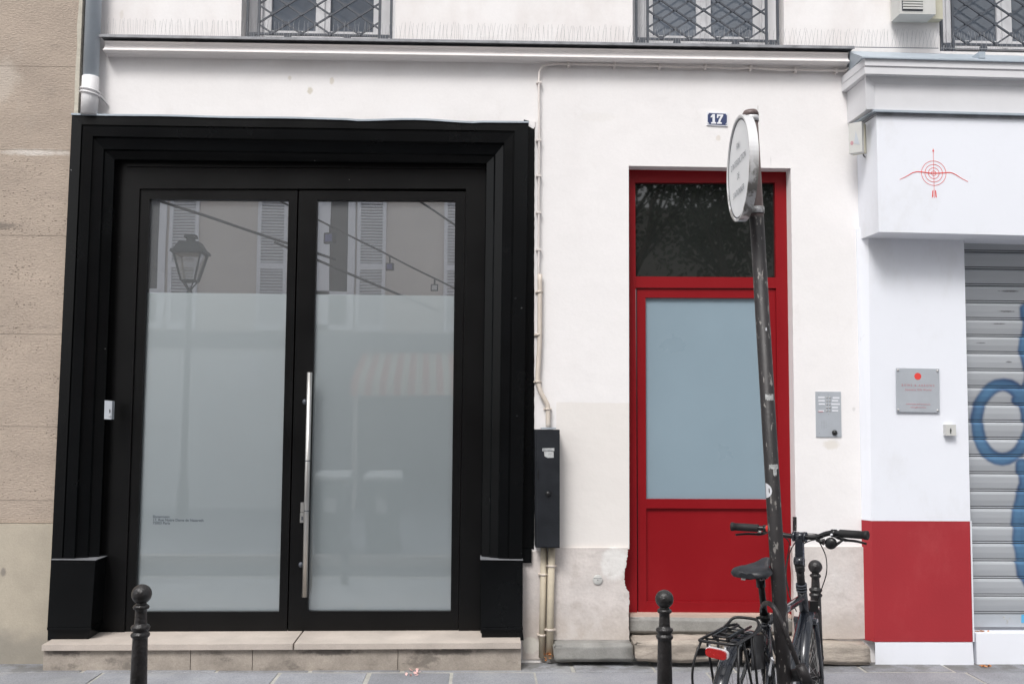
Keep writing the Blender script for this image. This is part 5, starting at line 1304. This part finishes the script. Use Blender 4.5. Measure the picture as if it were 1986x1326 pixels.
for xa, xb in ((205, 322), (562, 688), (925, 998)):
    x0, x1, _, _ = orect(xa, 500, xb, 600); z0, z1 = zsh0+.02, zsh1
    bm = BM(); Y = OY+.015; f = .12
    for a, b, c, d in ((x0, x0+f, z0, z1), (x1-f, x1, z0, z1), (x0+f, x1-f, z0, z0+.10), (x0+f, x1-f, z1-.2, z1), ((x0+x1)/2-.12, (x0+x1)/2+.12, z0, z1-.2), (x0+f, x1-f, z0+.6, z0+.68)): box(bm, (a, Y-.004 if a > x0+.2 and b < x1-.2 else Y, c), (b, Y+.03, d))
    wo = fin(bm, 'window', m_shutw, OB)
    bm = BM(); box(bm, (x0+f, OY+.003, z0+.1), (x1-f, OY+.012, z1-.2)); fin(bm, 'pane', m_oppd, wo)
# ground floor: pale shopfront on the left, dark one under the awning
x0, x1, z0, z1 = orect(60, 675, 560, 980); bm = BM(); box(bm, (OXL, OY, .0), (x1, OY+.06, z1)); fin(bm, 'pale_shopfront', m_opplight, OB)
x0, x1, z0, z1 = orect(560, 675, 1060, 980); bm = BM(); box(bm, (x0, OY, .0), (oxr, OY+.06, z1)); fin(bm, 'dark_shopfront', m_oppl, OB)
x0, x1, z0, z1 = orect(700, 765, 900, 975); bm = BM(); box(bm, (x0, OY+.06, .35), (x1, OY+.075, z1)); fin(bm, 'shop_window', m_oppd, OB)
x0, x1, z0, z1 = orect(684, 760, 697, 975); bm = BM(); box(bm, (x0, OY+.06, 0), (x1, OY+.20, z1)); fin(bm, 'pillar', m_opp, OB)
x0, x1, z0, z1 = orect(473, 690, 506, 758); bm = BM(); box(bm, (x0, OY+.05, z0), (x1, OY+.12, z1)); tag(fin(bm, 'notice_board', m_shutw), 'small white notice board on the wall opposite, mirrored in the left door', 'notice board')
# letters on the pale shop (read mirrored in the glass as strokes)
q = RQ(455, 803, OY+.06); text('lettering', 'LAVI', .42, V(q.x, OY+.063, q.z), (-1, 0, 0), (0, 0, 1), m_shutw, OB, .9, 1.1, .004).parent = OB
# awning
t = thing('awning', RQ(780, 700, OY), 'orange and cream striped awning over the shop opposite, mirrored in the right door', 'awning')
AYf = OY+1.0
A1, A2 = RQ(704, 681, OY), RQ(960, 681, OY); B1, B2 = RQ(680, 740, AYf), RQ(985, 740, AYf)
for j in (0, 1):
    bm = BM(); n = 22
    for i in range(n):
        if i % 2 != j: continue
        f0, f1 = i/n, (i+1)/n
        a, b, c, d = A1.lerp(A2, f0), A1.lerp(A2, f1), B1.lerp(B2, f1), B1.lerp(B2, f0)
        hexa(bm, [a, b, c, d], [p-V(0, 0, .008) for p in (a, b, c, d)])
        e = [d, c, c-V(0, 0, .22), d-V(0, 0, .22)]; hexa(bm, e, [p+V(0, -.008, 0) for p in e])
    fin(bm, 'canvas_stripes', (m_awn1, m_awn2)[j], t)
# bins
bin0 = None
for (px0, px1, py, lb) in ((612, 683, 918, 'dark green wheeled bin with white lid, left of the two opposite'), (709, 780, 925, 'dark green wheeled bin with white lid, right of the two opposite')):
    BY = -4.95; a = RQ(px0, py, BY); b = RQ(px1, py, BY); cx_ = (a.x+b.x)/2; hw = abs(b.x-a.x)/2
    if bin0 is None:
        t = thing('wheeled_bin', (0, 0, 0), lb, 'bin', 'wheeled bins across the street'); bin0 = t; H_ = a.z
        bm = BM(); hexa(bm, [V(-hw*.8, hw*.9, .06), V(hw*.8, hw*.9, .06), V(hw*.94, hw, H_-.06), V(-hw*.94, hw, H_-.06)], [V(-hw*.8, -hw*.9, .06), V(hw*.8, -hw*.9, .06), V(hw*.94, -hw, H_-.06), V(-hw*.94, -hw, H_-.06)]); fin(bm, 'body', m_bin, t, bev=.015)
        bm = BM(); hexa(bm, [V(-hw, hw*1.1, H_-.06), V(hw, hw*1.1, H_-.06), V(hw, hw*1.1, H_-.02), V(-hw, hw*1.1, H_-.02)], [V(-hw, -hw*1.1, H_-.06), V(hw, -hw*1.1, H_-.06), V(hw*.9, -hw*1.1, H_+.03), V(-hw*.9, -hw*1.1, H_+.03)]); fin(bm, 'lid', m_binlid, t, bev=.01)
        bm = BM(); box(bm, (-.06, hw*.985, H_-.42), (.06, hw*.985+.012, H_-.26)); fin(bm, 'label', m_binlid, t)
        for s_ in (-1, 1): bm = BM(); tube(bm, [(s_*hw*.8, -hw*.7, .09), (s_*hw*.98, -hw*.7, .09)], .09, 16); fin(bm, 'wheel', m_rub, t)
    else:
        t = bin0.copy(); COL.objects.link(t)
        for ch in list(bin0.children): c = ch.copy(); COL.objects.link(c); c.parent = t
        t['label'] = lb
    t.location = (cx_, BY, 0)
# lantern
LYY = -8.8; c = RQ(369, 520, LYY); s_ = (RQ(400, 500, LYY).x-RQ(340, 500, LYY).x)
t = thing('street_lantern', V(c.x, LYY, 0), 'green four-sided street lantern on its post, mirrored in the left door', 'street lamp')
zz = lambda py: RQ(369, py, LYY).z
bm = BM(); lathe(bm, [(.09, 0), (.09, .5), (.05, .6), (.045, zz(620)), (.035, zz(575)), (.05, zz(568)), (.02, zz(558))], (c.x, LYY, 0), 16); fin(bm, 'post', m_lamp, t)
def sqr(h, z): return [V(c.x+a*h, LYY+b*h, z) for a, b in ((-1, 1), (1, 1), (1, -1), (-1, -1))]
bm = BM(); hexa(bm, sqr(s_*.52, zz(492)), sqr(s_*.50, zz(486))); hexa(bm, sqr(s_*.46, zz(488)), sqr(s_*.30, zz(470))); hexa(bm, sqr(s_*.14, zz(470)), sqr(s_*.10, zz(462))); hexa(bm, sqr(s_*.18, zz(462)), sqr(s_*.16, zz(456)))
fin(bm, 'roof', m_lamp, t)
bm = BM()
for a, b in zip(sqr(s_*.44, zz(490)), sqr(s_*.22, zz(545))): tube(bm, [a, b], .016, 6)
for h, y in ((.44, 492), (.22, 545)):
    q4 = sqr(s_*h, zz(y)); [tube(bm, [q4[i], q4[(i+1) % 4]], .016, 6) for i in range(4)]
for a in sqr(s_*.2, zz(545)): tube(bm, [a, V(c.x, LYY, zz(565))], .012, 6)
fin(bm, 'lantern_frame', m_lamp, t)
bm = BM(); hexa(bm, sqr(s_*.41, zz(492)), sqr(s_*.20, zz(544))); fin(bm, 'lantern_glass', glass('lantern_glass', (1, 1, 1), .1), t)
# overhead rails with floodlights, behind the camera
rails = [((284, 381), (562, 474), .021, 'thick dark overhead rail mirrored across the left glass door'), ((606, 421), (884, 561), .014, 'thin overhead rail carrying three small floodlights, mirrored in the right glass door'), ((604, 500), (790, 578), .019, 'thick overhead rail mirrored low in the right glass door'), ((806, 385), (884, 437), .016, 'short stretch of overhead rail mirrored at the top right of the right glass door')]
for (a, b, r_, l) in rails:
    A = RQ(*a, -7.2); B_ = RQ(*b, -8.2); dd = B_-A
    if l.startswith('short'): A, B_ = A-dd*.3, B_+dd*1.6
    else: A, B_ = A-dd*.35, B_+dd*.35
    bm = BM(); tube(bm, [A, B_], r_, 8); tag(fin(bm, 'overhead_rail', m_blk), l, 'overhead rail', 'overhead rails mirrored in the glass doors')
for (px, py, s_, l, tl) in ((640, 460, 1.35, 'largest tilted floodlight hanging from the overhead rail', .5), (756, 516, .95, 'square floodlight with blue lens in the middle of the overhead rail', .1), (843, 556, .85, 'small pale square floodlight farthest along the overhead rail', 0)):
    f_ = (px-606)/278; q = RQ(px, 421+140*f_, -7.2-f_); o = thing('floodlight', q, l, 'floodlight', 'floodlights on the overhead rail')
    c = RQ(px, py+2, q.y); h = .115*s_
    Mt = Matrix.Rotation(tl, 4, 'Z')
    bm = BM(); rotbox(bm, c, Mt, -h*.55, h*.55, -.03, .03, -h*.5, h*.5); tube(bm, [c+V(0, 0, h*.5), q], .014, 6); fin(bm, 'housing', m_blk, o, bev=.006)
    bm = BM(); rotbox(bm, c, Mt, -h*.38, h*.38, .0305, .036, -h*.34, h*.34); fin(bm, 'lens', m_led if px < 800 else m_room, o)
# parasol on the left
PYY = -8.5; c = RQ(262, 800, PYY); t = thing('parasol', V(c.x, PYY, 0), 'white parasol on the far pavement, mirrored at the left door edge', 'parasol')
rp_ = abs(RQ(336, 800, PYY).x-c.x); zt_ = RQ(262, 770, PYY).z; ze = RQ(336, 817, PYY).z
bm = BM(); lathe(bm, [(rp_, ze-.12), (rp_, ze), (rp_*.5, (ze+zt_)/2+.02), (.02, zt_)], (c.x, PYY, 0), 8); fin(bm, 'canopy', m_canvas, t)
bm = BM(); tube(bm, [(c.x, PYY, 0), (c.x, PYY, zt_+.05)], .03, 10); fin(bm, 'pole', m_wframe, t)
# trees to the right, mirrored in the transom of the red door
rnd = random.Random(31)
def tree(x, y, h, lb, seed, dens, leafr):
    rnd = random.Random(seed); t = thing('street_tree', (x, y, 0), lb, 'tree', 'trees in the square opposite')
    bm = BM(); tips = []
    def grow(p, d, L_, r, lev):
        q = p + d*L_; m_ = p.lerp(q, .5)+V(rnd.uniform(-1, 1), rnd.uniform(-1, 1), 0)*L_*.06
        tube(bm, [p, m_, q], [r, r*.85, r*.7], 7 if lev < 2 else 4, lev == 0)
        if lev >= 4 or r < .006: tips.append(q); return
        for _ in range(3 if lev < 3 else 3):
            nd = (d + V(rnd.uniform(-1, 1), rnd.uniform(-1, 1), rnd.uniform(-.3, .7))*.75).normalized(); grow(q, nd, L_*rnd.uniform(.6, .82), r*.62, lev+1)
        if lev > 0: tips.append(q)
    grow(V(x, y, -.1), V(.02, 0, 1), h*.34, .15, 0); fin(bm, 'trunk', m_bark, t)
    bm = BM()
    for tp in tips:
        for _ in range(dens):
            c_ = tp + V(rnd.gauss(0, 1), rnd.gauss(0, 1), rnd.gauss(0, 1))*leafr; a = V(rnd.uniform(-1, 1), rnd.uniform(-1, 1), rnd.uniform(-1, 1)).normalized(); b = a.orthogonal().normalized(); s1 = rnd.uniform(.04, .085)
            vs = [bm.verts.new(c_+a*s1), bm.verts.new(c_+b*s1*.6), bm.verts.new(c_-a*s1), bm.verts.new(c_-b*s1*.6)]; bm.faces.new(vs)
    fin(bm, 'crown', m_crown, t, norm=False)
tree(4.6, -11.2, 7.5, 'leafy dark tree mirrored in the left of the red door transom', 3, 30, .34)
tree(7.2, -13.5, 8.5, 'tall bushy tree mirrored in the right of the red door transom', 8, 30, .36)
tree(2.6, -14.5, 9.0, 'taller tree farther back behind the leafy ones', 12, 14, .32)
bm = BM(); box(bm, (oxr+.2, -19, 0), (14, -18.4, 7)); tag(fin(bm, 'garden_wall', m_opp), 'high wall closing the square behind the street trees', 'wall')
